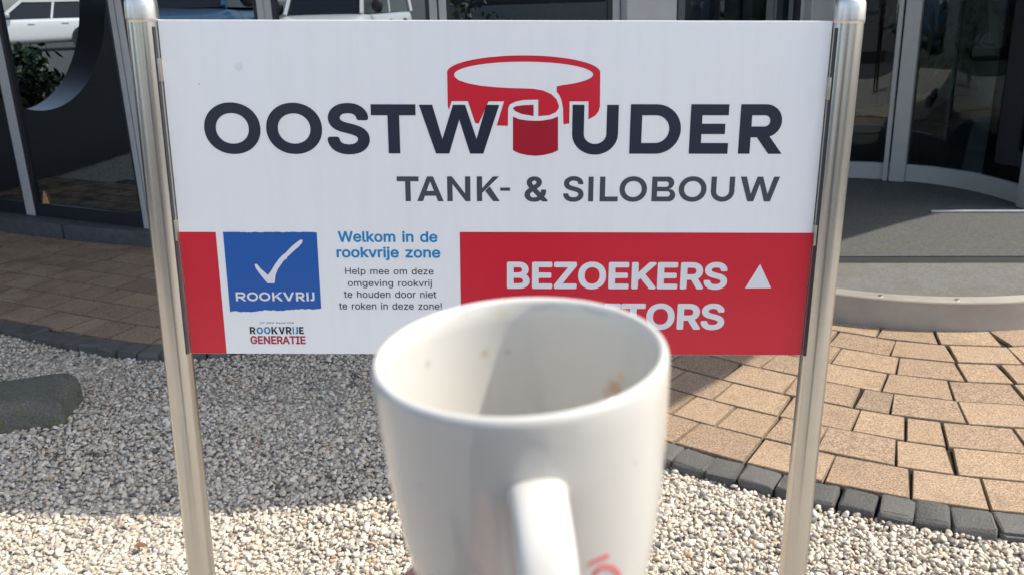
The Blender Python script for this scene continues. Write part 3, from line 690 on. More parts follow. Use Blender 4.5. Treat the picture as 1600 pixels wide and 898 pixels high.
# dark closed trailer standing side-on opposite the middle window
tr = thing('trailer', 'dark grey closed trailer with bright corner posts standing side-on', 'trailer')
bm = bmesh.new(); add_box(bm, (0,0,1.05), (3.7,1.7,1.3), 0, .04, 3); obj('box_body', bm, plain('grey_trailer_panel', (.16,.165,.17), .4), tr, 'auto')
bm = bmesh.new(); add_box(bm, (0,0,1.12), (3.62,1.716,.17), 0, .006, 2); obj('dark_band', bm, M_BLACKPL, tr, 'auto')
for sx in (-1,1):
    for sy in (-1,1): bm = bmesh.new(); add_box(bm, (sx*1.85,sy*.85,1.05), (.06,.06,1.36), 0, .015, 2); obj('corner_post', bm, M_CAP, tr, 'auto')
for sy in (-1,1):
    bm = bmesh.new(); b2 = bmesh.new(); add_lathe(b2, [(0,-.09),(.3,-.10),(.32,-.06),(.32,.06),(.3,.10),(0,.09)], 28); merge(bm, b2, Matrix.Translation((-.1,sy*.86,.32)) @ Matrix.Rotation(PI/2,4,'X')); obj('wheel', bm, M_TYRE, tr, 'auto')
bm = bmesh.new(); add_tube(bm, [(1.8,0,.45),(2.9,0,.45)], .04, 10); obj('drawbar', bm, M_BLACKPL, tr, 'auto')
bm = bmesh.new(); add_tube(bm, [(2.8,.1,.0),(2.8,.1,.5)], .03, 10); obj('jockey_leg', bm, M_BLACKPL, tr, 'auto')
place_mirrored(tr, 830, 20, 20.5, 178, FD, FE)
# low planter kerb and bush mirrored in front of the hatchback
V = at_depth(50, 120, 13.0); R_ = reflect(V, FA, FB)
b = thing('bush', 'dark leafy bush standing before the white hatchback', 'bush', (R_.x,R_.y,-.075)); Vq, Fq = leaf_cloud(1700, (.75,.75,.55), .15, 44); o = obj('foliage', (Vq,Fq), M_LEAF, b); o.location = (0,0,.40)
bm = bmesh.new(); add_tube(bm, [(0,0,0),(0,0,.5)], [.05,.03], 8); obj('stem', bm, M_BARK, b)

# dark steel slab with a round steel-lined opening, standing left of the entrance (mirrored in the left window)
g1, g2 = gnd(50,285), gnd(190,240)
r1, r2 = reflect(g1, FA, FB), reflect(g2, FA, FB)
def slab_point(px, py):
    d = ray(px,py); t = (g2-g1).normalized(); n = Vector((-t.y,t.x,0)); k = (g1-EYE).dot(n)/d.dot(n); P = EYE+d*k; return (P-g1).dot(t), P.z
arcp = [slab_point(*p) for p in ((160,60),(150,110),(120,150),(90,165),(35,172))]
A = np.array([[2*u,2*z,1] for u,z in arcp]); bb = np.array([u*u+z*z for u,z in arcp]); cu, cz, k = np.linalg.lstsq(A, bb, rcond=None)[0]; cr = math.sqrt(k+cu*cu+cz*cz)
cr = min(cr, 1.5)
mon = thing('steel_monument', 'dark steel slab with a round steel-lined opening left of the entrance', 'sculpture', r1, math.atan2((r2-r1).y,(r2-r1).x))
side = -1 if (reflect(g1+Vector((-(g2-g1).y,(g2-g1).x,0)), FA, FB)-r1).dot(Vector((-(r2-r1).y,(r2-r1).x,0))) < 0 else 1
TH = .26
Uw, Ue, Ht = cu-cr-.35, (g2-g1).length+2.6, max(2.4, cz+cr+.3)
bm = bmesh.new(); n = 72
ang = [2*PI*k/n for k in range(n)]
def onrect(a):
    c, s = math.cos(a), math.sin(a); ks = []
    if c > 1e-6: ks.append((Ue-cu)/c)
    if c < -1e-6: ks.append((Uw-cu)/c)
    if s > 1e-6: ks.append((Ht-cz)/s)
    if s < -1e-6: ks.append((0-cz)/s)
    k = min(ks); return cu+c*k, cz+s*k
for yy in (0.0, side*TH):
    for i in range(n):
        a, b2_ = ang[i], ang[(i+1)%n]; h0, h1 = (cu+cr*math.cos(a), cz+cr*math.sin(a)), (cu+cr*math.cos(b2_), cz+cr*math.sin(b2_)); o0, o1 = onrect(a), onrect(b2_)
        if min(h0[1], h1[1]) > 0: bm.faces.new([bm.verts.new((p[0],yy,p[1])) for p in (h0,h1,o1,o0)])
for (a, b2_) in (((Uw,0),(Uw,Ht)),((Uw,Ht),(Ue,Ht)),((Ue,Ht),(Ue,0))):
    bm.faces.new([bm.verts.new(p) for p in ((a[0],0,a[1]),(b2_[0],0,b2_[1]),(b2_[0],side*TH,b2_[1]),(a[0],side*TH,a[1]))])
obj('slab', bm, plain('dark_coated_steel', (.010,.011,.016), .5, var=.2, scale=2), mon)
bm = bmesh.new(); rows = []
for a in ang: rows.append([bm.verts.new((cu+(cr-.004)*math.cos(a), y_, cz+(cr-.004)*math.sin(a))) for y_ in (side*-.006, side*(TH+.006))])
for i in range(n): bm.faces.new((rows[i][0],rows[(i+1)%n][0],rows[(i+1)%n][1],rows[i][1]))
obj('steel_lining', bm, mat_steel('satin_steel', (.45,.45,.46), .38, (2,2,2)), mon, True)
print('monument', cu, cz, cr, r1, r2, 'side', side, 'hatch', pos)

# ================================================================== SIGN
SX = Vector((.99941149,-.01386299,-.03137646)).normalized()
SZ = Vector((.02922291,.03525977,.99947851)); SZ = (SZ - SX*SZ.dot(SX)).normalized(); SY = SZ.cross(SX)
SO = Vector((-.02152704,1.38263657,1.14754322)); PH = .525; ZC = SO.z/SZ.z
sign = thing('entrance_sign', 'white and red company sign panel held between two stainless steel posts', 'sign')
Ms = Matrix((SX,SY,SZ)).transposed().to_4x4(); Ms.translation = SO - SZ*ZC; sign.matrix_world = Ms
def uv(x, y):
    d = ray(x,y); k = (SO-EYE).dot(SY)/d.dot(SY); P = EYE+d*k-SO; return Vector((P.dot(SX), P.dot(SZ)))
def printed(name, col, **kw):
    t = NT(name); f = t.noise(5, 4, .6); t.set(col=t.mix(t.math('MULTIPLY', f, .10), col, tuple(c*.8 for c in col)), rough=.22, spec=.45); return t.m
def panel_mat():
    t = NT('white_sign_panel'); v = t.coord('Object'); st = t.noise(1.0, 5, .7, t.coord('Object', (26,26,2.2))); sm = t.noise(6, 5, .65, v); dust = t.noise(420, 2, .5, v)
    c = t.mix(t.math('MULTIPLY', t.ramp(st, [(.48,(0,0,0)),(.75,(1,1,1))]), .16), (.87,.872,.87), (.64,.64,.61)); c = t.mix(t.math('MULTIPLY', t.ramp(dust, [(.70,(0,0,0)),(.78,(1,1,1))]), .25), c, (.45,.43,.40))
    t.set(col=c, spec=.5); r = t.math('MULTIPLY_ADD', sm, .25); r.node.inputs[2].default_value = .10; t.set(rough=r); t.bump(t.noise(2.5, 3, .5, v), .03, .01); return t.m
M_PANEL = panel_mat(); M_RED = printed('red_print', (.64,.022,.042)); M_DRED = printed('dark_red_print', (.40,.016,.032))
M_NAVY = printed('navy_print', (.022,.030,.050)); M_GREY = printed('grey_print', (.075,.078,.092)); M_PBLUE = printed('blue_print', (.020,.110,.40))
M_CYAN = printed('cyan_print', (.02,.25,.52)); M_PWHITE = printed('white_print', (.78,.78,.80)); M_TEAL = printed('teal_print', (.05,.25,.42)); M_CRIM = printed('crimson_print', (.42,.03,.075))
def sheet(polys, z=0.0):
    """flat vinyl: polys = list of [outer, hole, hole..] loops of 2-D points in sign coordinates"""
    V, F = [], []
    for i, loops in enumerate(polys):
        off = len(V); L3 = [[Vector((p[0],p[1],0)) for p in lp] for lp in loops]
        fl = [p for lp in L3 for p in lp]
        V += [(p.x, z - 4e-6*i, p.y+ZC) for p in fl]
        for t in tessellate_polygon(L3):
            a, b, c = (fl[k] for k in t)
            ar = (b-a).cross(c-a).z
            if abs(ar) < 1e-12: continue
            F.append([k+off for k in (t if ar > 0 else t[::-1])])
    return V, F
bm = bmesh.new(); add_box(bm, (0,.0022,ZC), (1.0,.0044,PH), 0, .0006, 1); panel = obj('panel', bm, M_PANEL, sign)
for zz in (ZC+PH/2-.02, ZC-PH/2+.02): bm = bmesh.new(); add_box(bm, (0,.009,zz), (1.0,.009,.025)); obj('rear_rail', bm, M_STEEL, sign)
L1, L2 = -.00025, -.0005
def vinyl(name, polys, mat, z=L1): return obj(name, sheet(polys, z), mat, panel)
# --- red fields
E0, E1 = -PH/2+.0005, .4995
x0 = uv(718.3,362).x; y0 = uv(900,363).y
vinyl('red_field', [[[(x0,E0),(E1,E0),(E1,y0),(x0,y0)]]], M_RED)
y1 = uv(310,362.5).y; a = uv(336.4,362.5).x; b = uv(354.8,551).x; xm = (a+b)/2
vinyl('red_stripe', [[[(-E1,E0),(xm,E0),(xm,y1),(-E1,y1)]]], M_RED)

# --- letters built from strokes, in a box (0,0)-(w,h) with stem t
def ell(cx, cy, rx, ry, a0=0, a1=360, n=28, p=2.0):
    out = []
    for k in range(n+1):
        a = math.radians(a0+(a1-a0)*k/n); c, s = math.cos(a), math.sin(a)
        out.append((cx+rx*math.copysign(abs(c)**(2/p), c), cy+ry*math.copysign(abs(s)**(2/p), s)))
    return out
def bowl(x0, x1, y0, y1):
    """D-shaped contour: flat left, round right"""
    r = (y1-y0)/2; xs = max(x0, x1-r*1.02); return [(x0,y0)] + ell(xs,(y0+y1)/2,x1-xs,r,-90,90,24) + [(x0,y1)]
def letter(c, w, h, t):
    q = t*.92
    if c == 'O': return [[ell(w/2,h/2,w/2,h/2,0,350,47,2.06), ell(w/2,h/2,w/2-t,h/2-q*.97,0,350,47,2.06)]]
    if c == 'I': return [[[(0,0),(w,0),(w,h),(0,h)]]]
    if c == '-': return [[[(0,0),(w,0),(w,h),(0,h)]]]
    if c == 'T': return [[[(w/2-t/2,0),(w/2+t/2,0),(w/2+t/2,h-q),(w,h-q),(w,h),(0,h),(0,h-q),(w/2-t/2,h-q)]]]
    if c == 'L': return [[[(0,0),(w,0),(w,q),(t,q),(t,h),(0,h)]]]
    if c == 'E': return [[[(0,0),(w,0),(w,q),(t,q),(t,h/2-q*.45),(w*.9,h/2-q*.45),(w*.9,h/2+q*.5),(t,h/2+q*.5),(t,h-q),(w*.97,h-q),(w*.97,h),(0,h)]]]
    if c == 'U':
        r = h*.42; o = [(0,h)]+[(x,y) for x,y in ell(w/2,r,w/2,r,180,360,24)]+[(w,h),(w-t,h)]+ell(w/2,r,w/2-t,r-q,360,180,24)+[(t,h)]; return [[o]]
    if c == 'D': return [[bowl(0,w,0,h), bowl(t,w-t,q,h-q)]]
    if c == 'W':
        s = t*1.08; m = w/2; b1, b2 = w*.285, w*.715
        return [[[(0,h),(b1-s*.53,0),(b1+s*.53,0),(m,h*.70),(b2-s*.53,0),(b2+s*.53,0),(w,h),(w-s*1.02,h),(b2,h*.30),(m+s*.48,h),(m-s*.48,h),(b1,h*.30),(s*1.05,h)]]]
    if c == 'R':
        b0 = h*.335
        return [[bowl(0,w*.95,b0,h), bowl(t,w*.95-t,b0+q,h-q)], [[(0,0),(t,0),(t,b0),(0,b0)]], [[(w-t*1.16,0),(w,0),(w*.67,b0*1.14),(w*.40,b0*1.02)]]]
    if c == 'A':
        s = t*1.06; yb, yt = h*.22, h*.22+q
        X = lambda y: (w/2-s*.5)*y/h + 0.0
        k = lambda y: s*1.02 + (w/2 - s*1.02)*(y/(h*.80))
        return [[[(0,0),(s*1.02,0),(k(yb),yb),(w-k(yb),yb),(w-s*1.02,0),(w,0),(w/2+s*.52,h),(w/2-s*.52,h)], [(k(yt),yt),(w-k(yt),yt),(w/2,h*.80)]]]
    if c == 'N': return [[[(0,0),(t,0),(t,h*.69),(w-t*.9,0),(w,0),(w,h),(w-t,h),(w-t,h*.31),(t*.9,h),(0,h)]]]
    if c == 'K': return [[[(0,0),(t,0),(t,h),(0,h)]], [[(t*.85,h*.30),(t*1.0,h*.52),(w*.70,h),(w*.97,h)]], [[(w-t*1.25,0),(w,0),(w*.56,h*.60),(w*.36,h*.42)]]]
    if c == 'B':
        m = h*.50
        return [[bowl(0,w*.93,m,h), bowl(t,w*.93-t,m+q*.46,h-q)], [bowl(0,w,0,m+.0001), bowl(t,w-t,q,m-q*.46)]]
    if c == 'V': s = t*1.1; return [[[(w/2-s*.5,0),(w/2+s*.5,0),(w,h),(w-s,h),(w/2,h*.28),(s,h),(0,h)]]]
    if c == 'J': r = w*.5; return [[[(w,h),(w-t,h)]+ell(w/2,r,w/2-t,r-q,360,205,16)+ell(w/2,r,w/2,r,205,360,20)]]
def shear(polys, ox, oy): return [[[(p[0]+ox,p[1]+oy) for p in lp] for lp in P] for P in polys]
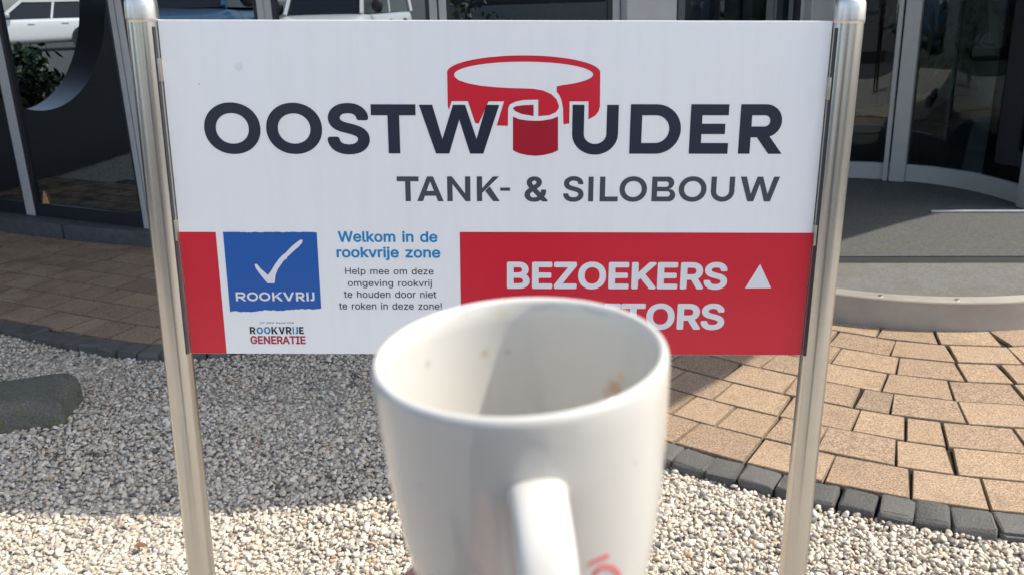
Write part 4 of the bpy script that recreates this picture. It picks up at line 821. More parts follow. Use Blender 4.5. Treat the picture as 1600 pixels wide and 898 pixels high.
GL = {"r!":[196,[[[121,-3,136,10,145,26,147,47,142,64,129,79,112,88,91,90,75,85,60,73,50,56,49,35,54,18,66,3,83,-6,104,-8]],[[62,512,59,505,63,161,66,157,129,157,132,161,136,509,129,513]]]],"rA":[480,[[[203,513,197,510,14,4,14,-3,87,-3,135,132,140,138,337,138,342,136,392,-2,396,-4,463,-4,467,1,280,510,274,513],[240,436,317,203,161,203,236,433]]]],"rE":[419,[[[376,-4,379,1,379,56,376,61,133,61,129,64,129,224,356,225,359,228,359,232,359,283,359,287,356,290,129,291,129,447,372,448,376,451,376,510,372,513,57,511,57,-3]]]],"rG":[520,[[[298,517,243,519,201,511,159,494,122,469,92,437,67,398,49,352,39,305,36,251,41,192,54,142,76,95,108,53,144,24,184,3,235,-9,281,-11,327,-4,365,9,399,28,428,54,453,87,470,125,480,167,482,255,478,260,285,260,281,259,279,255,279,200,281,195,407,195,410,192,406,158,395,129,378,104,357,84,331,69,298,59,260,57,226,62,197,74,171,91,150,112,131,142,117,179,109,221,108,268,113,314,124,352,142,385,163,412,189,431,214,443,243,450,277,451,310,446,343,431,368,410,387,385,407,345,474,345,478,347,471,377,457,410,441,436,419,461,393,482,365,498,331,511]]]],"rH":[517,[[[57,-3,124,-4,129,1,129,224,133,228,385,228,388,224,389,-2,393,-4,459,-3,461,1,460,510,456,513,393,513,388,510,388,300,388,295,385,293,133,293,129,295,128,510,124,513,57,511]]]],"rN":[523,[[[465,512,402,513,395,510,396,111,393,104,354,174,140,510,133,513,57,511,57,-3,124,-4,129,1,129,295,126,400,129,407,197,291,384,-3,466,-3,467,505]]]],"rO":[533,[[[289,519,235,518,193,508,155,491,117,463,88,430,62,385,47,343,38,293,37,230,44,179,58,130,84,84,117,45,155,17,197,-1,243,-10,289,-10,340,0,378,17,417,45,446,79,471,121,487,167,495,217,496,280,489,331,475,377,451,423,419,461,380,490,340,508],[268,452,302,448,331,438,361,420,383,398,402,368,415,335,424,297,426,255,424,213,416,175,403,142,384,112,361,89,331,71,302,61,268,57,235,60,204,70,176,87,150,112,131,142,118,175,110,213,107,255,110,297,118,335,132,368,151,398,176,422,205,439,235,449]]]],"rP":[444,[[[57,-3,124,-4,129,1,129,179,133,182,255,182,305,191,333,203,356,218,375,237,390,258,403,287,411,321,413,354,408,392,396,426,381,451,360,473,334,491,297,506,255,512,61,513,56,510],[129,447,255,447,284,440,309,425,322,412,331,396,338,375,340,354,340,333,336,312,327,291,318,278,292,258,259,248,133,246,129,249]]]],"rR":[449,[[[57,511,57,-3,124,-4,129,1,129,194,242,194,246,192,350,-3,430,-3,431,2,321,207,351,223,377,245,394,270,407,304,413,342,411,384,400,421,384,451,365,472,341,489,313,501,284,509,238,513],[129,447,259,446,288,439,312,426,324,413,331,400,337,384,341,363,341,342,337,321,331,304,323,291,310,279,297,271,263,261,133,259,129,261]]]],"rW":[686,[[[14,511,13,505,152,-3,233,-3,325,333,341,406,345,400,362,329,451,1,455,-4,532,-3,673,510,669,513,606,513,599,510,519,199,492,84,471,174,383,510,379,513,308,513,302,510,216,182,194,87,86,510,81,513]]]],"rd":[424,[[[372,513,313,513,307,510,307,338,304,330,280,359,250,379,233,384,212,388,170,387,132,376,99,356,72,329,52,296,37,254,31,212,31,161,39,115,54,77,73,46,99,21,128,2,153,-7,178,-11,212,-11,237,-7,254,0,275,14,288,27,309,52,310,-3,374,-3,376,506,376,510],[208,51,187,52,166,58,149,68,132,84,119,102,109,128,103,153,100,182,101,212,106,241,115,266,127,287,141,303,157,315,178,323,199,326,220,325,241,320,258,311,275,296,290,275,299,254,305,228,308,199,307,170,303,140,295,115,283,92,267,73,250,61,229,53]]]],"re":[404,[[[208,388,170,385,136,375,107,359,78,332,56,300,40,262,32,224,30,178,35,136,45,98,63,65,86,36,115,13,145,-1,178,-10,220,-12,246,-10,271,-4,296,6,317,19,337,35,354,56,366,81,369,90,367,94,304,109,284,77,258,59,241,53,220,50,199,51,178,54,147,69,132,81,122,94,113,111,105,132,101,161,103,165,372,165,375,170,375,203,372,241,363,277,349,308,330,336,304,358,275,375,241,385],[304,228,300,225,237,225,107,225,103,225,101,228,112,266,121,283,136,300,152,312,166,319,183,324,204,326,225,325,241,320,257,312,271,302,283,287,292,270,300,249]]]],"rg":[425,[[[376,381,372,383,313,383,309,380,309,325,307,330,281,359,264,372,246,381,225,386,204,388,157,384,124,372,98,355,73,330,54,300,42,271,33,233,30,191,32,153,39,120,49,94,65,66,84,44,107,26,136,11,170,3,204,1,233,5,254,12,283,31,304,58,307,52,307,-15,302,-40,288,-65,262,-82,241,-90,216,-93,187,-92,166,-88,149,-81,132,-70,103,-37,48,-67,47,-69,51,-78,69,-103,90,-122,111,-134,145,-147,178,-153,220,-154,262,-149,296,-138,321,-124,345,-103,362,-78,372,-48,376,-15],[225,65,199,63,178,66,162,71,144,82,128,98,116,115,108,136,102,162,100,191,102,220,107,246,117,271,128,289,145,306,166,319,187,324,212,326,233,322,250,316,267,305,279,292,293,271,301,250,306,225,308,195,307,166,302,141,293,115,283,99,266,82,246,70]]]],"rh":[410,[[[50,511,50,-3,113,-4,117,-1,118,232,122,262,134,287,154,308,180,321,209,325,239,321,260,311,278,291,289,266,292,237,293,-3,359,-3,361,1,361,258,353,300,340,331,321,354,298,372,264,384,230,388,197,385,167,376,141,358,121,336,118,342,118,510,113,513]]]],"ri":[167,[[[114,383,55,383,51,383,49,379,49,1,51,-4,114,-4,118,1,118,379]],[[129,472,130,489,124,505,110,520,95,526,76,527,59,521,46,510,38,493,38,476,45,459,57,447,72,440,89,439,106,444,120,455]]]],"rj":[167,[[[113,383,54,383,49,380,48,-40,42,-61,33,-74,21,-80,-9,-83,-14,-87,-14,-141,-13,-146,-9,-147,38,-143,57,-137,73,-129,88,-116,99,-103,108,-87,114,-66,118,-32,118,380]],[[129,472,130,489,124,506,112,518,96,526,75,527,59,521,46,510,38,493,38,476,44,459,57,447,71,440,88,439,105,444,120,455]]]],"rk":[381,[[[50,511,50,-3,113,-4,117,-1,118,136,119,140,151,169,155,170,292,-3,373,-4,376,1,373,5,207,216,364,379,361,383,285,383,281,381,121,218,118,224,118,510,113,513]]]],"rl":[189,[[[54,513,50,511,49,507,49,83,52,54,58,37,67,23,77,12,92,3,113,-4,134,-6,180,-2,185,3,172,58,146,56,130,59,123,66,118,83,117,510,113,513]]]],"rm":[610,[[[559,-3,561,253,559,283,554,308,545,329,531,350,513,367,490,379,461,388,432,390,403,386,377,378,352,363,331,342,319,323,302,350,287,367,268,379,247,387,209,390,188,386,172,380,142,362,117,331,116,379,113,383,54,383,50,382,50,-3,113,-4,117,-1,118,241,121,266,132,291,151,311,176,323,201,326,226,322,245,312,261,295,269,274,272,-3,338,-3,339,1,339,249,342,270,352,294,369,312,390,322,419,326,445,323,466,313,480,300,489,279,492,253,493,-3]]]],"rn":[410,[[[359,-3,361,1,360,262,351,308,331,343,310,364,285,378,251,387,218,388,188,383,159,371,136,354,117,330,116,379,113,383,54,383,50,382,50,-3,113,-4,117,-1,118,232,122,262,134,287,154,308,180,321,209,325,239,321,260,311,278,291,289,266,292,237,293,-3]]]],"ro":[415,[[[174,-9,216,-12,250,-8,279,2,309,18,334,40,355,69,372,104,381,140,385,186,382,228,372,270,357,304,336,333,309,358,279,375,241,386,199,388,166,384,136,375,107,358,82,336,61,308,45,275,34,237,30,195,33,149,43,107,58,73,79,44,107,18,136,2],[195,51,174,55,153,65,136,79,122,98,112,119,104,149,101,178,101,207,106,237,114,262,125,283,139,300,155,312,174,321,195,325,220,325,241,321,262,311,279,297,293,279,303,258,311,228,315,199,314,170,310,140,302,115,291,94,277,77,261,65,241,55,220,51]]]],"rp":[424,[[[50,-146,113,-147,117,-144,118,39,121,47,145,18,176,-2,209,-11,251,-11,289,-1,323,18,349,44,373,81,387,123,394,170,393,220,385,262,373,296,352,329,327,355,298,374,272,383,247,387,218,388,188,384,168,375,149,363,136,350,117,325,116,380,113,383,54,383,49,380],[226,51,205,52,184,57,167,66,150,81,138,98,126,123,120,149,117,178,117,207,121,237,129,262,140,283,155,301,172,314,193,323,214,326,235,325,256,320,272,312,291,296,303,279,313,258,320,233,324,203,323,170,319,140,311,115,300,94,286,77,268,63,247,54]]]],"rr":[259,[[[54,-4,113,-4,117,-1,118,241,120,258,125,274,144,300,172,316,201,322,243,318,247,321,247,384,243,388,201,388,167,380,138,361,117,334,116,379,113,383,54,383,49,379,49,1,50,-3]]]],"rt":[227,[[[214,-2,217,1,205,56,201,58,168,54,147,58,139,64,134,73,130,94,130,321,134,323,205,323,208,329,208,379,205,383,201,383,132,384,130,472,126,475,63,474,61,388,58,383,4,382,2,329,3,325,8,323,58,323,61,321,61,90,66,56,73,39,85,22,100,10,117,1,138,-5,163,-8,193,-7]]]],"ru":[410,[[[50,382,49,118,59,72,67,55,79,36,100,15,130,0,163,-8,197,-8,230,-1,256,11,277,29,293,51,294,0,297,-4,357,-4,361,0,361,380,356,383,293,382,292,147,288,118,276,93,256,71,230,59,201,54,172,58,151,68,131,89,121,114,118,143,117,381,113,383]]]],"rv":[389,[[[15,382,15,375,158,1,162,-4,229,-3,375,379,372,383,363,383,304,383,301,379,216,144,195,74,175,140,89,379,86,383,82,383,19,383]]]],"rz":[380,[[[341,-3,343,56,338,60,140,60,135,61,134,64,336,329,336,379,333,383,47,383,44,379,44,375,44,325,47,319,240,319,246,316,38,48,39,-3]]]],"m&":[448,[[[451,-16,456,-10,459,-1,456,11,393,87,412,125,423,163,429,221,428,230,423,238,409,245,346,245,338,242,329,230,326,196,321,175,252,259,252,263,284,289,310,314,325,336,337,360,344,389,344,419,338,446,325,472,309,493,288,510,262,523,233,532,199,534,170,532,141,524,115,512,93,494,76,473,63,448,56,423,55,385,62,352,78,318,104,280,47,226,30,200,19,175,13,142,15,108,22,79,37,49,58,24,86,2,120,-15,157,-25,204,-28,246,-23,292,-8,325,12,351,-16,359,-20,439,-21],[261,91,258,87,241,78,212,69,183,68,156,74,136,87,122,108,118,133,123,154,141,179,166,200,170,200],[187,340,171,360,161,381,158,398,160,415,168,427,183,437,199,440,216,438,229,432,236,423,241,410,240,394,234,381,225,370]]]],"mH":[517,[[[49,526,41,518,39,510,39,1,42,-11,49,-18,57,-21,124,-21,137,-17,144,-7,146,207,150,211,364,211,368,211,371,207,373,-7,378,-15,389,-21,456,-21,469,-17,477,-7,478,1,478,510,473,522,460,529,393,530,381,526,373,518,371,510,371,316,371,312,368,310,150,310,146,312,146,510,143,518,136,526,124,530,61,530]]]],"mS":[447,[[[262,534,220,536,178,532,141,522,107,505,79,484,56,458,41,429,32,396,32,354,40,320,57,291,81,265,111,246,145,230,254,198,287,185,308,173,322,156,324,139,322,123,317,110,304,96,289,85,271,77,229,70,187,75,170,80,153,89,136,106,128,123,124,145,119,152,111,157,35,157,23,151,18,144,17,135,25,93,39,60,57,34,82,12,111,-6,145,-19,178,-27,224,-30,271,-27,308,-18,346,-1,378,22,401,47,419,81,428,114,429,152,421,190,405,220,380,248,350,268,317,284,279,297,208,317,174,329,153,342,139,358,136,370,137,387,142,400,151,412,166,423,182,431,220,437,262,433,292,419,308,401,318,370,324,362,329,358,401,357,409,359,418,366,422,375,421,387,414,421,401,450,382,475,359,497,329,514,296,527]]]],"mW":[686,[[[0,522,-4,514,-3,501,134,-3,141,-15,152,-21,232,-21,240,-18,248,-11,341,329,345,325,438,-11,446,-19,455,-21,530,-21,544,-15,551,-3,689,501,690,514,686,522,673,529,602,530,592,526,584,518,492,160,400,514,392,526,379,530,303,530,295,526,287,518,194,164,101,518,93,527,81,530,14,530]]]],"md":[424,[[[380,528,309,530,300,527,292,518,290,510,290,380,288,375,258,394,225,403,187,405,145,398,111,385,82,364,57,338,37,304,21,258,14,212,15,157,23,111,39,69,60,35,86,9,120,-13,153,-24,195,-29,220,-28,246,-22,267,-12,288,2,292,2,293,-7,298,-15,309,-21,376,-21,384,-17,390,-11,393,2,393,510,388,522],[208,68,187,69,170,75,154,86,142,98,132,115,124,136,117,182,122,233,128,254,139,275,149,287,166,300,183,306,199,309,220,308,237,303,250,296,264,283,275,267,282,249,288,224,291,199,290,170,286,144,280,123,271,104,258,88,244,77,229,71]]]],"me":[404,[[[162,401,124,388,90,367,60,338,37,300,23,262,14,216,14,165,21,119,34,81,53,48,79,18,111,-5,145,-19,183,-27,225,-29,267,-23,292,-15,317,-2,338,13,355,30,372,53,384,81,386,94,380,106,367,112,309,126,300,126,290,119,273,90,257,77,229,68,195,68,166,77,145,93,130,115,120,144,124,148,372,148,380,150,388,157,392,170,391,220,384,266,372,302,353,333,331,359,304,379,275,393,237,403,199,405],[122,245,133,270,153,292,174,304,204,309,233,305,254,294,271,275,283,245,279,242,241,242,128,242]]]],"mi":[167,[[[118,400,47,400,38,395,32,384,32,-3,38,-15,51,-21,118,-20,128,-15,135,-3,135,379,130,392]],[[145,468,147,493,139,514,122,532,101,542,76,544,51,536,31,518,22,497,21,472,30,451,47,433,68,424,93,422,115,430,135,447]]]],"mj":[167,[[[117,400,50,400,38,394,32,384,31,-36,27,-53,21,-62,8,-65,-17,-67,-25,-72,-29,-78,-31,-145,-25,-157,-13,-164,17,-163,42,-160,63,-153,84,-142,100,-129,113,-112,124,-91,131,-70,135,-36,135,380,130,392]],[[22,468,32,447,52,430,75,422,101,424,122,434,138,452,146,472,145,497,136,518,117,535,92,544,67,543,46,533,28,514,21,493]]]],"mk":[381,[[[46,528,37,522,32,510,32,1,35,-11,41,-18,54,-21,117,-21,125,-17,131,-11,135,1,135,127,135,132,151,146,281,-16,293,-21,373,-21,382,-19,392,-7,393,1,390,11,229,216,377,367,381,379,377,391,369,398,361,400,285,400,272,397,138,260,135,266,134,514,130,522,117,529]]]],"ml":[189,[[[50,530,37,523,33,516,32,507,32,83,36,49,43,28,54,11,71,-5,88,-14,109,-21,130,-23,155,-23,184,-18,197,-11,202,3,189,62,184,69,176,74,138,74,135,87,134,515,128,524,117,529]]]],"mm":[610,[[[575,-11,578,1,576,283,570,312,560,337,545,359,524,379,499,394,474,403,445,407,415,406,390,401,365,391,344,378,319,356,302,376,281,392,260,401,235,406,205,406,180,401,157,392,134,378,129,392,117,400,50,400,36,392,32,379,32,1,35,-11,41,-18,54,-21,117,-21,128,-15,133,-7,136,258,144,279,158,295,176,305,197,309,218,307,234,300,246,287,252,270,253,1,254,-7,260,-15,272,-21,335,-21,348,-17,355,-7,358,262,365,282,377,297,394,306,415,309,436,307,457,298,468,287,473,270,475,1,478,-11,487,-19,499,-21,558,-21,566,-19]]]],"mn":[410,[[[369,-17,377,-7,378,1,378,258,374,287,367,312,358,333,344,354,327,372,306,386,281,397,256,403,222,405,188,401,159,390,134,375,128,392,117,400,54,400,40,396,33,388,32,379,32,1,33,-7,37,-14,50,-21,113,-21,121,-20,131,-11,135,1,135,228,138,253,146,275,163,294,184,304,209,308,235,305,251,296,266,279,273,258,275,237,277,-8,282,-15,293,-21,356,-21]]]],"mo":[415,[[[170,-26,208,-29,250,-25,288,-13,317,3,346,29,370,60,386,94,398,136,402,178,399,228,389,275,372,313,347,346,317,373,283,391,246,402,204,405,162,401,128,389,96,371,68,346,46,317,27,276,17,237,13,191,16,144,26,102,44,63,67,31,99,3,132,-15],[199,68,183,70,166,77,150,90,137,107,128,125,121,149,118,174,118,203,121,228,128,249,138,270,149,285,162,296,178,305,195,308,216,308,233,306,250,299,264,287,278,270,288,250,294,228,298,203,298,174,294,149,288,125,279,107,267,91,254,80,237,72,220,68]]]],"mr":[259,[[[46,-20,117,-21,128,-15,133,-7,135,237,137,258,142,270,151,283,163,293,176,299,205,305,247,302,260,309,264,321,264,384,260,396,251,403,218,406,188,404,159,395,134,380,125,395,113,400,50,400,40,396,33,388,32,379,32,1,35,-11]]]],"mv":[389,[[[388,392,380,398,363,400,304,400,296,398,288,392,195,136,101,392,94,398,86,400,19,400,6,397,-2,388,-4,379,-2,371,143,-7,153,-19,162,-21,229,-21,237,-18,244,-11,391,371,392,384]]]],"mz":[380,[[[345,396,333,400,47,400,39,398,31,392,27,379,27,321,30,311,39,304,47,302,207,302,212,300,23,56,21,48,21,-3,24,-11,30,-18,43,-21,337,-21,350,-18,356,-11,360,-3,360,56,358,64,350,74,337,77,173,77,169,79,169,81,351,321,353,329,353,379,352,388]]]],"bA":[480,[[[198,537,184,531,175,518,-10,10,-11,-3,-9,-11,1,-23,14,-28,85,-28,102,-22,111,-11,153,111,156,114,320,114,326,111,369,-11,375,-20,392,-28,463,-28,476,-25,483,-20,489,-11,491,-3,489,10,301,522,291,533,278,537],[240,354,284,228,198,227,194,228,236,352]]]],"bB":[456,[[[45,532,36,522,32,510,32,1,37,-15,45,-23,57,-28,267,-27,297,-25,326,-18,351,-10,376,4,406,28,426,56,440,90,446,127,443,169,432,207,414,237,398,253,383,266,382,270,398,287,412,308,420,329,425,354,426,384,423,409,414,437,402,462,381,488,356,507,326,523,292,532,250,537,61,537],[154,202,259,202,276,200,292,193,309,181,323,161,327,136,322,115,313,103,305,96,280,88,250,85,154,85],[154,314,154,423,263,422,288,413,303,396,308,375,306,354,297,337,280,323,263,317,246,314]]]],"bE":[419,[[[389,-24,399,-15,403,1,403,60,398,73,389,81,376,85,153,85,154,200,364,202,376,210,383,224,383,283,382,295,377,304,368,311,360,313,154,315,153,421,158,424,372,424,382,426,394,434,400,447,400,510,397,522,385,534,372,537,61,537,45,532,36,522,32,510,32,1,37,-15,49,-26,61,-28,376,-28]]]],"bG":[520,[[[210,-29,256,-35,310,-32,352,-22,399,-1,436,28,465,62,488,104,501,146,506,188,506,259,503,268,497,276,487,282,478,284,281,284,268,280,260,272,255,259,255,196,257,188,264,178,281,171,382,171,383,167,376,146,361,121,344,104,319,90,294,83,268,81,243,83,218,90,197,102,179,116,163,134,150,158,138,192,132,234,132,280,138,318,148,347,165,377,184,398,210,415,235,424,264,428,294,425,319,417,337,406,355,389,369,368,386,331,394,324,403,321,478,321,491,326,500,339,502,347,500,360,486,406,467,440,444,469,417,494,386,514,352,529,315,539,264,543,210,538,163,523,121,499,84,465,54,424,30,373,18,322,13,268,16,200,29,140,50,92,83,45,117,13,163,-14]]]],"bH":[517,[[[45,-23,57,-28,129,-28,141,-22,150,-11,153,1,154,204,364,203,364,1,368,-14,378,-24,393,-28,460,-28,471,-24,480,-15,485,1,485,510,481,522,473,531,460,536,389,537,376,532,368,522,364,510,364,321,360,317,154,317,153,510,149,522,137,534,124,537,57,537,49,534,38,526,32,510,32,1,34,-11]]]],"bI":[300,[[[280,-26,293,-15,297,-3,297,60,293,72,285,81,276,84,213,85,211,90,211,421,213,424,272,424,285,428,291,434,297,451,297,510,294,522,285,532,272,537,33,537,20,534,9,526,4,514,3,451,7,437,16,428,24,425,87,424,90,421,90,90,87,85,28,85,12,77,3,60,3,1,5,-11,16,-23,28,-28,268,-28]]]],"bK":[467,[[[465,-23,472,-15,476,-7,476,6,473,14,280,287,471,493,476,510,470,526,460,534,448,537,364,537,347,531,154,322,153,510,149,522,141,531,129,536,57,537,43,531,36,522,32,510,32,1,37,-15,49,-26,61,-28,129,-28,139,-24,148,-15,153,1,153,153,154,157,196,199,356,-23,372,-28,452,-28]]]],"bN":[523,[[[45,-23,57,-28,129,-28,145,-20,152,-7,154,315,367,-20,376,-26,385,-28,465,-28,477,-24,486,-17,490,-7,491,1,491,510,488,522,481,531,465,537,397,537,381,531,372,518,371,203,368,196,158,526,145,535,133,537,57,537,49,534,38,526,32,510,32,1,34,-11]]]],"bO":[533,[[[243,-34,302,-33,348,-22,394,-1,434,28,466,65,493,112,511,163,520,226,519,293,510,347,493,398,466,444,432,482,390,512,344,532,289,543,231,541,184,530,138,509,100,481,68,444,39,394,23,347,13,284,13,226,23,163,40,112,70,62,105,24,147,-5,197,-26],[273,81,243,83,218,90,193,104,172,123,155,148,143,175,135,209,132,242,133,284,138,318,148,347,163,374,184,398,205,413,231,423,260,428,289,426,315,419,340,405,362,385,379,360,392,331,399,301,402,263,401,226,396,192,386,163,370,133,351,112,327,96,302,85]]]],"bR":[449,[[[45,532,36,522,32,510,32,1,37,-15,45,-23,57,-28,129,-28,145,-20,152,-3,154,169,229,170,327,-11,334,-21,351,-28,431,-28,444,-23,451,-15,455,-7,454,10,354,195,385,220,407,245,424,279,434,312,437,350,434,392,423,430,404,463,382,489,356,508,326,522,292,532,234,537,61,537],[154,283,154,423,259,422,284,415,303,400,315,375,317,346,310,316,297,299,280,290,255,284]]]],"bS":[447,[[[262,541,216,543,174,538,136,528,103,511,73,488,48,459,34,429,25,396,24,362,31,324,48,291,73,263,103,242,136,226,254,191,283,179,304,167,316,152,317,139,315,123,308,110,296,98,279,88,262,82,224,77,182,83,166,90,153,97,145,106,137,118,128,152,115,162,107,165,35,164,23,160,15,152,10,135,17,93,31,60,52,30,77,6,107,-12,140,-25,178,-34,224,-37,275,-33,317,-22,350,-7,384,18,406,43,425,76,435,114,435,156,427,194,409,226,384,253,355,274,321,290,283,303,208,324,178,335,157,348,145,362,143,375,146,391,153,404,161,412,174,420,191,426,224,430,262,426,289,412,303,396,314,362,321,355,329,351,405,350,415,354,424,362,429,379,422,421,409,450,388,479,363,502,334,520,300,534]]]],"bT":[449,[[[260,-28,277,-20,285,-3,285,421,289,424,420,424,432,428,441,437,444,447,443,518,434,531,420,537,33,537,21,534,8,523,4,510,4,447,7,438,14,430,29,424,159,424,165,421,165,-7,173,-20,189,-28]]]],"bV":[480,[[[-3,529,-11,514,-11,501,178,-11,186,-21,198,-27,278,-28,291,-25,304,-11,489,497,491,510,488,522,476,534,463,537,392,537,379,532,371,523,240,151,109,522,98,533,85,537,14,537]]]],"bZ":[438,[[[415,-23,423,-15,427,-3,428,56,423,73,411,82,399,85,173,85,420,447,425,459,425,510,420,525,411,533,399,537,42,537,25,532,16,523,13,514,12,451,16,437,29,426,42,424,260,424,265,421,17,60,14,48,14,1,18,-15,29,-25,42,-28,399,-28]]]]}
def glyph(ch, cls='r'):
    """outline glyph in class r (regular), m (medium) or b (bold) -> advance, list of [outer, holes..]"""
    adv, P = GL[cls+ch]
    return adv/1000, [[[(L[i]/1000, L[i+1]/1000) for i in range(0, len(L), 2)] for L in o] for o in P]
def bbox(polys):
    xs = [p[0] for P in polys for lp in P for p in lp]; ys = [p[1] for P in polys for lp in P for p in lp]; return min(xs), max(xs), min(ys), max(ys)
def word(s, cls='r', space=.26, track=0.0):
    x, out = 0.0, []
    for ch in s:
        if ch == ' ': x += space; continue
        adv, P = glyph(ch, cls); out += [[[(p[0]+x,p[1]) for p in lp] for lp in q] for q in P]; x += adv+track
    return out
CAP = bbox(glyph('H')[1])[3]
def fit(polys, px0, px1, ybase, ytop, hcap=CAP):
    """scale so the ink spans px0..px1 (photo columns at mid height) and the cap height spans ytop..ybase"""
    ym = (ybase+ytop)/2; u0, u1 = uv(px0,ym).x, uv(px1,ym).x; xm = (px0+px1)/2; v0, v1 = uv(xm,ybase).y, uv(xm,ytop).y
    bx = bbox(polys); kx = (u1-u0)/(bx[1]-bx[0]); ky = (v1-v0)/hcap
    return [[[((p[0]-bx[0])*kx+u0, p[1]*ky+v0) for p in lp] for lp in P] for P in polys]
def boxed(c, xl, yl, xr, yr, ytop, ybase, t):
    ul, ur = uv(xl,yl).x, uv(xr,yr).x; xm = (xl+xr)/2; v0, v1 = uv(xm,ybase).y, uv(xm,ytop).y; w, h = ur-ul, v1-v0
    if c in 'S&':
        P = glyph(c, 'b' if t > .011 else 'm')[1]; bx = bbox(P); return [[[((p[0]-bx[0])/(bx[1]-bx[0])*w+ul, (p[1]-bx[2])/(bx[3]-bx[2])*h+v0) for p in lp] for lp in q] for q in P]
    return shear(letter(c, w, h, t), ul, v0)
T1, T2 = .0178, .0083
big = []
for c, xl, yl, xr, yr, yt, yb in (('O',319.2,200,407,200,160.5,241),('O',416,200,503.3,200,161,241),('S',511,200,577,200,161.4,241.6),('T',579,165,649,165,163.5,240),('W',654.5,165,780,165,164.3,240.3),
        ('U',894.8,165,967.1,165,164.3,242),('D',983,240,1064,200,163.4,240.6),('E',1076,240,1141.5,165,163.4,240.6),('R',1152.8,240,1224,205,163.4,240.6)): big += boxed(c,xl,yl,xr,yr,yt,yb,T1)
vinyl('company_lettering', big, M_NAVY, L2)
sub = []
for c, xl, yl, xr, yr, yt, yb in (('T',619.7,277,654,277,276,314.7),('A',652,314,693.4,314,276,314.7),('N',698.8,295,735,295,276,314.7),('K',745,295,781,314,276,314.7),('-',781.5,297,797,297,293.5,298.4),('&',819.5,295,856,295,276,315.6),
        ('S',880,295,912,295,275.6,315.6),('I',919.3,295,927.2,295,276.4,315),('L',937.2,295,965,312,276.4,315),('O',968,295,1011,295,275.8,315.6),('B',1018.5,295,1055.3,300,276.4,315),('O',1060.6,295,1104,295,275.8,315.6),('U',1112,277,1149,277,276.4,315.5),('W',1157.5,277,1218.7,277,276.4,315)): sub += boxed(c,xl,yl,xr,yr,yt,yb,T2)
vinyl('trade_lettering', sub, M_GREY, L1)
# --- emblem: a steel band being rolled into a tank
def em(pts): return [uv(640+x/3.5917, y/3.592) for x, y in pts]
outer_e = [(640+430*math.cos(math.radians(a)), 408-95*math.sin(math.radians(a))) for a in range(180,-1,-6)]
inner_e = [(640+390*math.cos(math.radians(a)), 420-72*math.sin(math.radians(a))) for a in range(-62,181,6)]
inner_l = [(252,432),(275,452),(330,470),(400,483),(480,491),(560,496),(640,498),(700,501),(750,510),(795,530),(825,560),(838,595),(836,612),(820,632),(785,648),(722,654)]
ringp = [(221,617),(214,600),(211,420)] + outer_e + [(1068,600),(1060,628),(1040,652),(1003,672),(1004,571),(898,571),(896,695),(863,699),(861,610),(853,566),(840,535),(825,517),(826,487)] + inner_e[1:] + inner_l + [(722,561),(640,563),(592,573),(563,588),(553,610),(552,708),(489,706),(530,571),(443,571),(388,696),(368,692),(327,570),(236,570)]
vinyl('emblem_band', [[em(ringp)]], M_RED)
vinyl('emblem_roll', [[em([(696,590),(640,592),(597,598),(579,608),(590,624),(630,642),(696,653)])], [em([(580,656),(615,671),(665,678),(707,680),(750,678),(800,669),(833,655),(833,845),(800,860),(750,872),(705,876),(660,872),(615,862),(580,845)])]], M_DRED)
# --- smoke-free block
bl = []
rb = random.Random(3)
bot = [(502.0-142.2*k/40, 482.0+5.2*k/40 + rb.uniform(-.9,.7)+(1.0*math.sin(k*.45))*.6) for k in range(41)]
topb = [(348+146.8*k/40, 362.4 + max(0, rb.uniform(-1.2,.9))) for k in range(41)]
sq = [uv(*p) for p in topb] + [uv(*p) for p in bot]
for p in sq: pass
xl = (uv(348,362).x+uv(359.8,486).x)/2; xr = (uv(494.8,362).x+uv(502,481).x)/2
def squeeze(p, k, n):  # straight sides: the print is a true rectangle
    return p
sq = [Vector((xl+(xr-xl)*k/40, uv(*topb[k]).y)) for k in range(41)] + [Vector((xr-(xr-xl)*k/40, uv(*bot[k]).y)) for k in range(41)]
vinyl('blue_square', [[sq]], M_PBLUE)
ck = [(428,265),(442,263),(462,288),(504,326),(520,306),(545,265),(566,236),(590,210),(600,205),(640,163),(672,137),(690,125),(702,127),(700,141),(680,165),(655,186),(640,200),(614,224),(612,233),(594,243),(585,258),(562,290),(548,325),(542,372),(503,372),(480,346),(452,310),(436,288)]
vinyl('tick_mark', [[[uv(280+x/3.636,340+y/3.636) for x,y in ck]]], M_PWHITE, L2)
rv = []
for c, a, b in (('R',368,386.5),('O',386.5,405.5),('O',406,425),('K',428,445.5),('V',445,463.5),('R',466,482.5),('J',483.5,491)):
    pass
xs_ = [('R',368.5,384.5),('O',386,403.5),('O',405,422.5),('K',425.5,442),('V',442.5,460),('R',462.5,476.5),('I',479,482.3),('J',484,491.5)]
for c, a, b in xs_: rv += boxed(c,a,463,b,463,456.2,470,.0034)
vinyl('block_lettering', rv, M_PWHITE, L2)
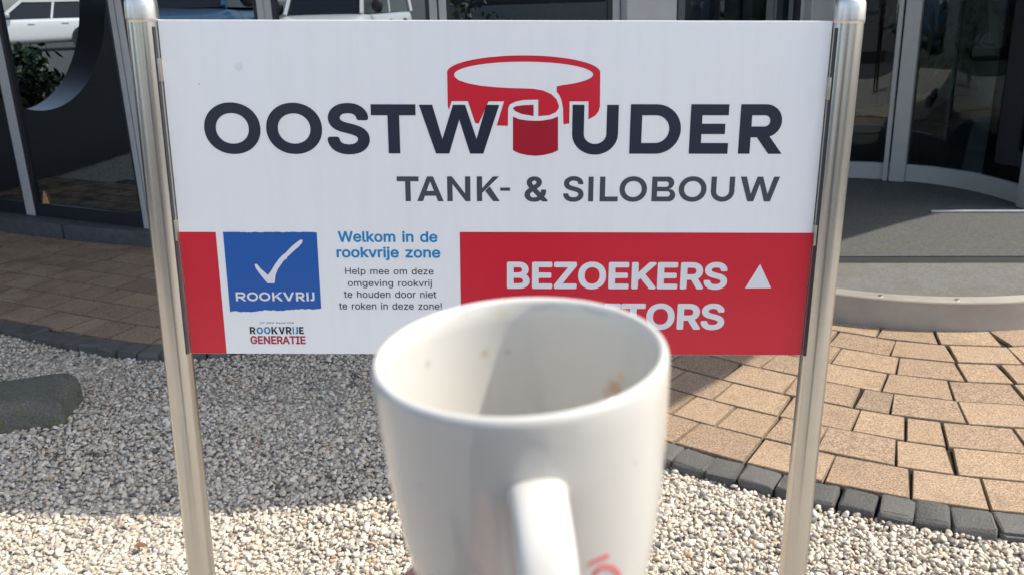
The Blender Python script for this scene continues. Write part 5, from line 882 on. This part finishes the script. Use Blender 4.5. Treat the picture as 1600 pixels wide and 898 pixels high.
# --- small print
vinyl('headline_text', fit(word('Welkom in de', 'm'), 528,683.5,377.7,362) + fit(word('rookvrije zone', 'm'), 525.8,688,402,386.6, bbox(glyph('k')[1])[3]), M_CYAN)
hk = bbox(glyph('k')[1])[3]
vinyl('body_text', fit(word('Help mee om deze'), 539.4,677.4,428.6,418.4) + fit(word('omgeving rookvrij'), 543.5,675,447,436.8,hk) + fit(word('te houden door niet'), 537.4,681.8,464.9,454.2,hk) + fit(word('te roken in deze zone!'), 529.7,690.5,483,472.4,hk), M_NAVY)
vinyl('small_text', fit(word('OP WEG NAAR EEN', 'r', .3, .06), 406,459,505.2,502.6), M_GREY)
x = 390.3
for chs, mat_, nm in (('R',M_NAVY,'slogan_text'),('OO',M_TEAL,'slogan_text'),('KVR',M_NAVY,'slogan_text'),('IJ',M_TEAL,'slogan_text'),('E',M_NAVY,'slogan_text')):
    P = []
    for c in chs:
        wd = {'R':10.6,'O':11.6,'K':11.4,'V':11.2,'I':3.4,'J':6.6,'E':8.6}[c]; P += boxed(c,x,516,x+wd-1.3,516,510.2+rb.uniform(-.3,.3),521.4,.0029); x += wd
    vinyl(nm, P, mat_, L1)
vinyl('slogan_text', fit(word('GENERATIE', 'b'), 391.3,477.5,536.4,524.9), M_CRIM)
vinyl('visitor_text', fit(word('BEZOEKERS', 'b'), 792,1136.5,449.2,411.2) + fit(word('VISITORS', 'b'), 836,1132,512,475.5), M_PWHITE, L2)
vinyl('direction_arrow', [[[uv(1187.5,412.6),uv(1163.9,450.2),uv(1204.8,449.9)]]], M_PWHITE, L2)
# --- posts
for sx in (-1, 1):
    bm = bmesh.new(); PR_ = .0228; zt = ZC+PH/2
    add_lathe(bm, [(0,-.35),(PR_,-.35),(PR_,.3),(PR_,.8),(PR_,zt-.002)], 40)
    post = obj('post', bm, M_STEEL, sign, 'auto'); post.location = (sx*.5235, .004, 0)
    bm = bmesh.new(); rc = PR_+.0006
    add_lathe(bm, [(PR_-.001,zt-.004),(rc,zt-.003),(rc+.0004,zt+.002),(rc,zt+.018),(rc*.975,zt+.026),(rc*.90,zt+.0305),(rc*.72,zt+.0335),(rc*.4,zt+.035),(0,zt+.0355)], 40)
    obj('cap', bm, M_CAP, post, True)
    bm = bmesh.new(); a = math.radians(30); cx, cy = -sx*math.cos(a)*PR_, -math.sin(a)*PR_
    add_box(bm, (cx,cy,ZC-.004), (.0052,.0032,PH-.012), math.atan2(cy,cx)+PI/2, .0005, 1); obj('slot', bm, M_DARKFRAME, post)
    for zz in ((ZC+.165, ZC-.06) if sx > 0 else (ZC+.19, ZC-.055)):
        bm = bmesh.new(); add_box(bm, (-sx*(PR_-.0015),-.0085,zz), (.006,.010,.034), 0, .002, 2); obj('clip', bm, M_STEELDARK, post, 'auto')
# spot of glare on the panel, painted as a white patch
bm = bmesh.new(); p = uv(373,105)
vinyl('glare_speck', [[[p + Vector((math.cos(k*PI/12)*.0062*(1+.3*math.sin(k*2.7)), math.sin(k*PI/12)*.0062*(1+.3*math.sin(k*1.9)))) for k in range(24)]]], M_PWHITE)
p = uv(311,132); vinyl('dark_speck', [[[p + Vector((math.cos(k*PI/4)*.0009, math.sin(k*PI/4)*.0009)) for k in range(8)]]], M_GREY)

# ================================================================== MUG
MH = .105; MC = Vector((.00153,.23979,1.35285)); RX, RY = .0338, -.030
Rm = Matrix.Rotation(RY,4,'Y') @ Matrix.Rotation(RX,4,'X'); Mm = Matrix.Translation(MC) @ Rm @ Matrix.Translation((0,0,-MH)); Mi = Mm.inverted()
PROF = [(0,.0270),(.003,.0285),(.012,.0308),(.025,.0342),(.040,.0372),(.055,.0394),(.070,.0409),(.085,.0419),(.097,.0424),(.1055,.0425)]
def rad(z, inner=False):
    for (a, ra), (b, rb_) in zip(PROF, PROF[1:]):
        if a <= z <= b: return ra+(rb_-ra)*(z-a)/(b-a) - (.0036 if inner else 0)
    return .0425 - (.0036 if inner else 0)
def mug_point(px, py, inner=False):
    o = Mi @ EYE; d = (Mi.to_3x3() @ ray(px,py)).normalized(); t = .12; was = False
    while t < .5:
        p = o+d*t; r = math.hypot(p.x,p.y)
        if inner:
            if p.z < MH and r < rad(p.z,True): was = True
            if was and r >= rad(p.z,True): return p
        elif 0 < p.z < MH and r <= rad(p.z): return p
        t += .0002
    return Vector((0,-.04,.06))
MUG_SPOTS = [(tuple(mug_point(757,552,True)),.0022,(.50,.36,.20),.55),(tuple(mug_point(793,549,True)),.0019,(.50,.36,.20),.5),(tuple(mug_point(785,491,True)),.0034,(.6,.5,.28),.28),(tuple(mug_point(668,568,True)),.0017,(.35,.32,.28),.4),
    (tuple(mug_point(962,606,True)),.0042,(.50,.24,.10),.7),(tuple(mug_point(971,590,True)),.0030,(.62,.44,.26),.6),(tuple(mug_point(949,614,True)),.0030,(.55,.33,.2),.5),
    (tuple(mug_point(993,722)),.0011,(.28,.28,.28),.55),(tuple(mug_point(655,757)),.0012,(.3,.29,.28),.35)]
mug = thing('mug', 'white porcelain coffee mug with stained inside held up in front of the sign', 'mug'); mug.matrix_world = Mm
M_MUG = mat_mug()
t_ = .0036; outp = [(r, z) for z, r in PROF[:-1]]
prof = [(0,.002),(.022,.002),(.0245,0)] + outp + [(.0425,.1025),(.0422,.1041),(.0415,.1050),(.0407,.1052),(.0398,.1048),(.0391,.1038)] + [(r-t_, z) for z, r in reversed(PROF[1:-1]) if z > .006] + [(.022,.0062),(0,.0058)]
bm = bmesh.new(); add_lathe(bm, prof, 96); obj('mug_body', bm, M_MUG, mug, True)
az = math.radians(-90+3.5); hd = Vector((math.cos(az), math.sin(az), 0)); sd = Vector((-math.sin(az), math.cos(az), 0))
hp = catmull([(.0375,.0815),(.0445,.0840),(.0535,.0832),(.0630,.0785),(.0700,.069),(.0725,.057),(.069,.042),(.060,.030),(.048,.0245),(.0345,.0245)], 6)
bm = bmesh.new(); rings = []
for i, p in enumerate(hp):
    tn = (hp[min(i+1,len(hp)-1)]-hp[max(i-1,0)]).normalized(); nn = Vector((-tn.y, tn.x)); u = i/(len(hp)-1)
    wd = .0070 + .0022*(abs(2*u-1)**6); tk = .0040 + .002*(abs(2*u-1)**6); ring = []
    for k in range(20):
        a = 2*PI*k/20; c, s = math.cos(a), math.sin(a); x = math.copysign(abs(c)**.75, c)*wd; y = math.copysign(abs(s)**.8, s)*tk
        q = hd*(p.x+nn.x*y) + Vector((0,0,p.y+nn.y*y)) + sd*x; ring.append(bm.verts.new(q))
    rings.append(ring)
for a, b in zip(rings, rings[1:]):
    for k in range(20): bm.faces.new((a[k],a[(k+1)%20],b[(k+1)%20],b[k]))
bm.faces.new(rings[0]); bm.faces.new(rings[-1][::-1])
obj('handle', bm, M_MUG, mug, True)
M_MUGRED = printed('red_mug_print', (.62,.13,.15))
def stroke(pts, wd):
    P = [mug_point(*p) for p in pts]; bm = bmesh.new(); rows = []
    for i, p in enumerate(P):
        n = Vector((p.x,p.y,.004)).normalized(); tn = (P[min(i+1,len(P)-1)]-P[max(i-1,0)]).normalized(); s = tn.cross(n).normalized()
        rows.append([bm.verts.new(p+n*.00015+s*k*wd/2) for k in (-1,-.5,0,.5,1)])
    for a, b in zip(rows, rows[1:]):
        for k in range(4): bm.faces.new((a[k],a[k+1],b[k+1],b[k]))
    return bm
obj('printed_script', stroke([(917,880),(926,876),(935,872),(944,868.5),(952,865.5)], .0014), M_MUGRED, mug, True)
obj('printed_script', stroke([(947+22*math.cos(math.radians(a)), 908-25*math.sin(math.radians(a))) for a in range(200,-40,-12)], .0015), M_MUGRED, mug, True)
obj('printed_script', stroke([(1010,922),(1011,912),(1012,902),(1013,893),(1013.5,884)], .0022), M_MUGRED, mug, True)

# ================================================================== HAND below the mug
def skin():
    t = NT('skin'); f = t.noise(90,4,.6); m = t.noise(18,4,.6)
    t.set(col=t.mix(m, (.52,.27,.19), t.mix(f,(.62,.36,.26),(.48,.23,.16))), rough=.5, spec=.4); t.b.inputs['Subsurface Weight'].default_value = .12; t.b.inputs['Subsurface Radius'].default_value = (.006,.002,.001); t.bump(t.noise(700,3,.6), .25, .0006); return t.m
def capsule(bm, a, b, ra, rb_, n=14):
    a, b = Vector(a), Vector(b); d = (b-a); L_ = max(d.length,1e-5); ps, rs = [], []
    for k in range(5): th = PI/2*k/4; ps.append(a - d/L_*ra*math.cos(th)); rs.append(max(1e-4, ra*math.sin(th)))
    for k in range(1,5): th = PI/2*k/4; ps.append(b + d/L_*rb_*math.sin(th)); rs.append(max(1e-4, rb_*math.cos(th)))
    ps = [ps[0]]+ps[1:]; add_tube(bm, ps, rs, n)
def chain(bm, pts, rs):
    for (a, ra), (b, rb_) in zip(zip(pts, rs), zip(pts[1:], rs[1:])): capsule(bm, a, b, ra, rb_)
def wrap(z, r, a0, a1, n, dz=0): return [Vector((math.cos(math.radians(a0+(a1-a0)*k/n))*r, math.sin(math.radians(a0+(a1-a0)*k/n))*r, z+dz*k/n)) for k in range(n+1)]
bm = bmesh.new()
chain(bm, [(-.058,-.012,.012)]+wrap(.021, rad(.021)+.0078, 172, 48, 5, -.004), [.0105,.0095,.0092,.0088,.0083,.0078,.0072])
chain(bm, [(-.058,-.014,-.004)]+wrap(.003, rad(.003)+.0085, 176, 40, 5, -.003), [.0105,.0098,.0094,.009,.0085,.008,.0074])
chain(bm, [(-.056,-.016,-.020),(-.034,.004,-.0165),(-.012,.017,-.0095),(.010,.018,-.0085),(.024,.010,-.0088)], [.0105,.0096,.0090,.0083,.0074])
chain(bm, [(-.052,-.022,-.034),(-.032,-.008,-.031),(-.012,.000,-.0275),(.006,-.001,-.0265),(.016,-.007,-.0265)], [.0098,.0085,.0080,.0075,.0068])
chain(bm, [(-.060,-.052,-.012),(-.046,-.052,.004)]+[Vector((math.cos(math.radians(a))*(rad(.018)+.0088), math.sin(math.radians(a))*(rad(.018)+.0088), z)) for a, z in ((222,.014),(240,.022),(252,.026))], [.0150,.0125,.0112,.0102,.0085])
for a, b, ra, rb_ in (((-.058,-.014,.006),(-.074,-.078,-.022),.0135,.020),((-.058,-.016,-.010),(-.074,-.078,-.026),.0135,.020),((-.055,-.02,-.026),(-.074,-.078,-.032),.013,.020),((-.060,-.05,-.014),(-.074,-.082,-.026),.017,.021),((-.074,-.078,-.027),(-.086,-.110,-.040),.024,.0255),((-.086,-.110,-.040),(-.165,-.290,-.108),.0255,.040)): capsule(bm, a, b, ra, rb_, 18)

MP = Mm @ Matrix.Translation((.003,.002,-.0065))
for v in bm.verts: v.co = MP @ v.co
elbow = MP @ Vector((-.165,-.290,-.108))
def limb(bm, pts, rs, n=18):
    for (a, ra), (b, rb_) in zip(zip(pts, rs), zip(pts[1:], rs[1:])): capsule(bm, a, b, ra, rb_, n)
SHL, SHR = Vector((-.195,-.285,1.385)), Vector((.195,-.285,1.385)); ELR, WRR = Vector((.275,-.150,1.150)), Vector((.105,-.075,1.385))
def trunk_pts(bm, k):
    for z, rx, ry, y in ((.95,.165,.115,-.31),(1.05,.150,.108,-.30),(1.16,.150,.108,-.295),(1.27,.168,.115,-.29),(1.36,.172,.105,-.29),(1.42,.120,.085,-.29)):
        b2 = bmesh.new(); bmesh.ops.create_icosphere(b2, subdivisions=3, radius=1); merge(bm, b2, Matrix.Translation((0,y,z)) @ Matrix.Diagonal((rx+k, ry+k, .085+k, 1)))
trunk_pts(bm, 0)
limb(bm, [SHL, elbow], [.056,.043]); limb(bm, [SHR, ELR, WRR], [.056,.043,.026])
capsule(bm, WRR, WRR+Vector((-.020,.020,.050)), .026, .022)                                    # right palm behind the phone edge
for i, (dx, dz) in enumerate(((-.004,.094),(.000,.074),(.002,.054),(.002,.036))):
    q = Vector((.0835+dx, -.030, 1.385+dz)); chain(bm, [WRR+Vector((-.016,.018,.052-.012*i)), q, q+Vector((-.008,.026,.002))], [.0095,.0085,.0075])
chain(bm, [WRR+Vector((-.012,.0,.030)), Vector((.083,-.062,1.425)), Vector((.062,-.046,1.452))], [.0115,.010,.0085])
capsule(bm, (0,-.292,1.42), (0,-.285,1.53), .058, .054)                                       # neck
for c, s in (((0,-.285,1.625),(.076,.092,.105)),((0,-.262,1.575),(.056,.066,.066)),((0,-.190,1.602),(.010,.016,.018)),((-.077,-.29,1.612),(.008,.018,.030)),((.077,-.29,1.612),(.008,.018,.030))):
    b2 = bmesh.new(); bmesh.ops.create_icosphere(b2, subdivisions=3, radius=1); merge(bm, b2, Matrix.Translation(c) @ Matrix.Diagonal((*s,1)))
for s in (-1,1): limb(bm, [(s*.085,-.31,.93),(s*.10,-.29,.50),(s*.105,-.32,.06)], [.088,.056,.040]); limb(bm, [(s*.105,-.33,.03),(s*.115,-.17,.012)], [.038,.030])
def solid(name, bm, voxel, it, mat, parent=None):
    me = bpy.data.meshes.new(name); bm.to_mesh(me); bm.free(); o = bpy.data.objects.new(name, me); COL.objects.link(o)
    md = o.modifiers.new('remesh','REMESH'); md.mode = 'VOXEL'; md.voxel_size = voxel
    sm = o.modifiers.new('smooth','SMOOTH'); sm.iterations = it; sm.factor = .5
    bpy.context.view_layer.update(); m2 = bpy.data.meshes.new_from_object(o.evaluated_get(bpy.context.evaluated_depsgraph_get())); o.modifiers.clear(); o.data = m2; m2.name = name; m2.shade_smooth()
    m2.materials.clear(); m2.materials.append(mat)
    if parent: o.parent = parent
    return o
person = solid('person', bm, .0021, 4, skin())
tag(person, 'person in a dark jacket holding the white mug up from below with one hand', 'person')
M_CLOTH = plain('dark_jacket_cloth', (.028,.032,.045), .9, scale=120); M_TROUSER = plain('dark_trouser_cloth', (.02,.022,.028), .9, scale=120)
bm = bmesh.new(); trunk_pts(bm, .022); wl = MP @ Vector((-.118,-.185,-.069))
limb(bm, [SHL, elbow, wl], [.072,.058,.044]); limb(bm, [SHR, ELR, ELR.lerp(WRR,.85)], [.072,.058,.040]); capsule(bm, (0,-.292,1.43), (0,-.290,1.47), .076, .070)
solid('jacket', bm, .009, 3, M_CLOTH, person)
bm = bmesh.new()
for s in (-1,1): limb(bm, [(s*.085,-.31,.93),(s*.10,-.29,.50),(s*.105,-.32,.07)], [.108,.078,.066])
b2 = bmesh.new(); bmesh.ops.create_icosphere(b2, subdivisions=3, radius=1); merge(bm, b2, Matrix.Translation((0,-.31,.94)) @ Matrix.Diagonal((.18,.125,.10,1)))
solid('trousers', bm, .009, 3, M_TROUSER, person)
for s in (-1,1):
    bm = bmesh.new(); limb(bm, [(s*.105,-.355,.028),(s*.110,-.24,.020),(s*.116,-.135,.012)], [.048,.047,.038]); solid('shoe', bm, .006, 3, plain('black_shoe', (.02,.02,.02), .5), person)
bm = bmesh.new(); b2 = bmesh.new(); bmesh.ops.create_icosphere(b2, subdivisions=4, radius=1)
for v in b2.verts: v.co = Vector((v.co.x*.082, v.co.y*.098-.006, v.co.z*.110+.006))
bmesh.ops.delete(b2, geom=[v for v in b2.verts if v.co.z < .03 and v.co.y > -.03 or v.co.z < -.04], context='VERTS'); merge(bm, b2, Matrix.Translation((0,-.285,1.625)))
obj('hair', bm, plain('brown_hair', (.05,.032,.02), .6, scale=300), person, True)
for s in (-1,1):
    bm = bmesh.new(); b2 = bmesh.new(); bmesh.ops.create_icosphere(b2, subdivisions=3, radius=.011); merge(bm, b2, Matrix.Translation((s*.030,-.204,1.622))); obj('eye', bm, plain('eye_white', (.7,.68,.65), .2), person, True)
bm = bmesh.new(); add_box(bm, (0,-.193,1.558), (.046,.012,.008), 0, .003, 2); obj('lips', bm, plain('lip_skin', (.40,.17,.14), .5), person, 'auto')
phone = thing('phone', 'black smartphone held level in the other hand of the person', 'phone'); phone.matrix_world = cam.matrix_world @ Matrix.Translation((.018,-.018,.0125))
bm = bmesh.new(); add_box(bm, (0,0,0), (.150,.074,.008), 0, .003, 3); obj('phone_body', bm, M_BLACKPL, phone, 'auto')
bm = bmesh.new(); add_box(bm, (0,0,.0042), (.142,.066,.0006), 0, .0002, 1); obj('screen', bm, M_CARGLASS, phone)
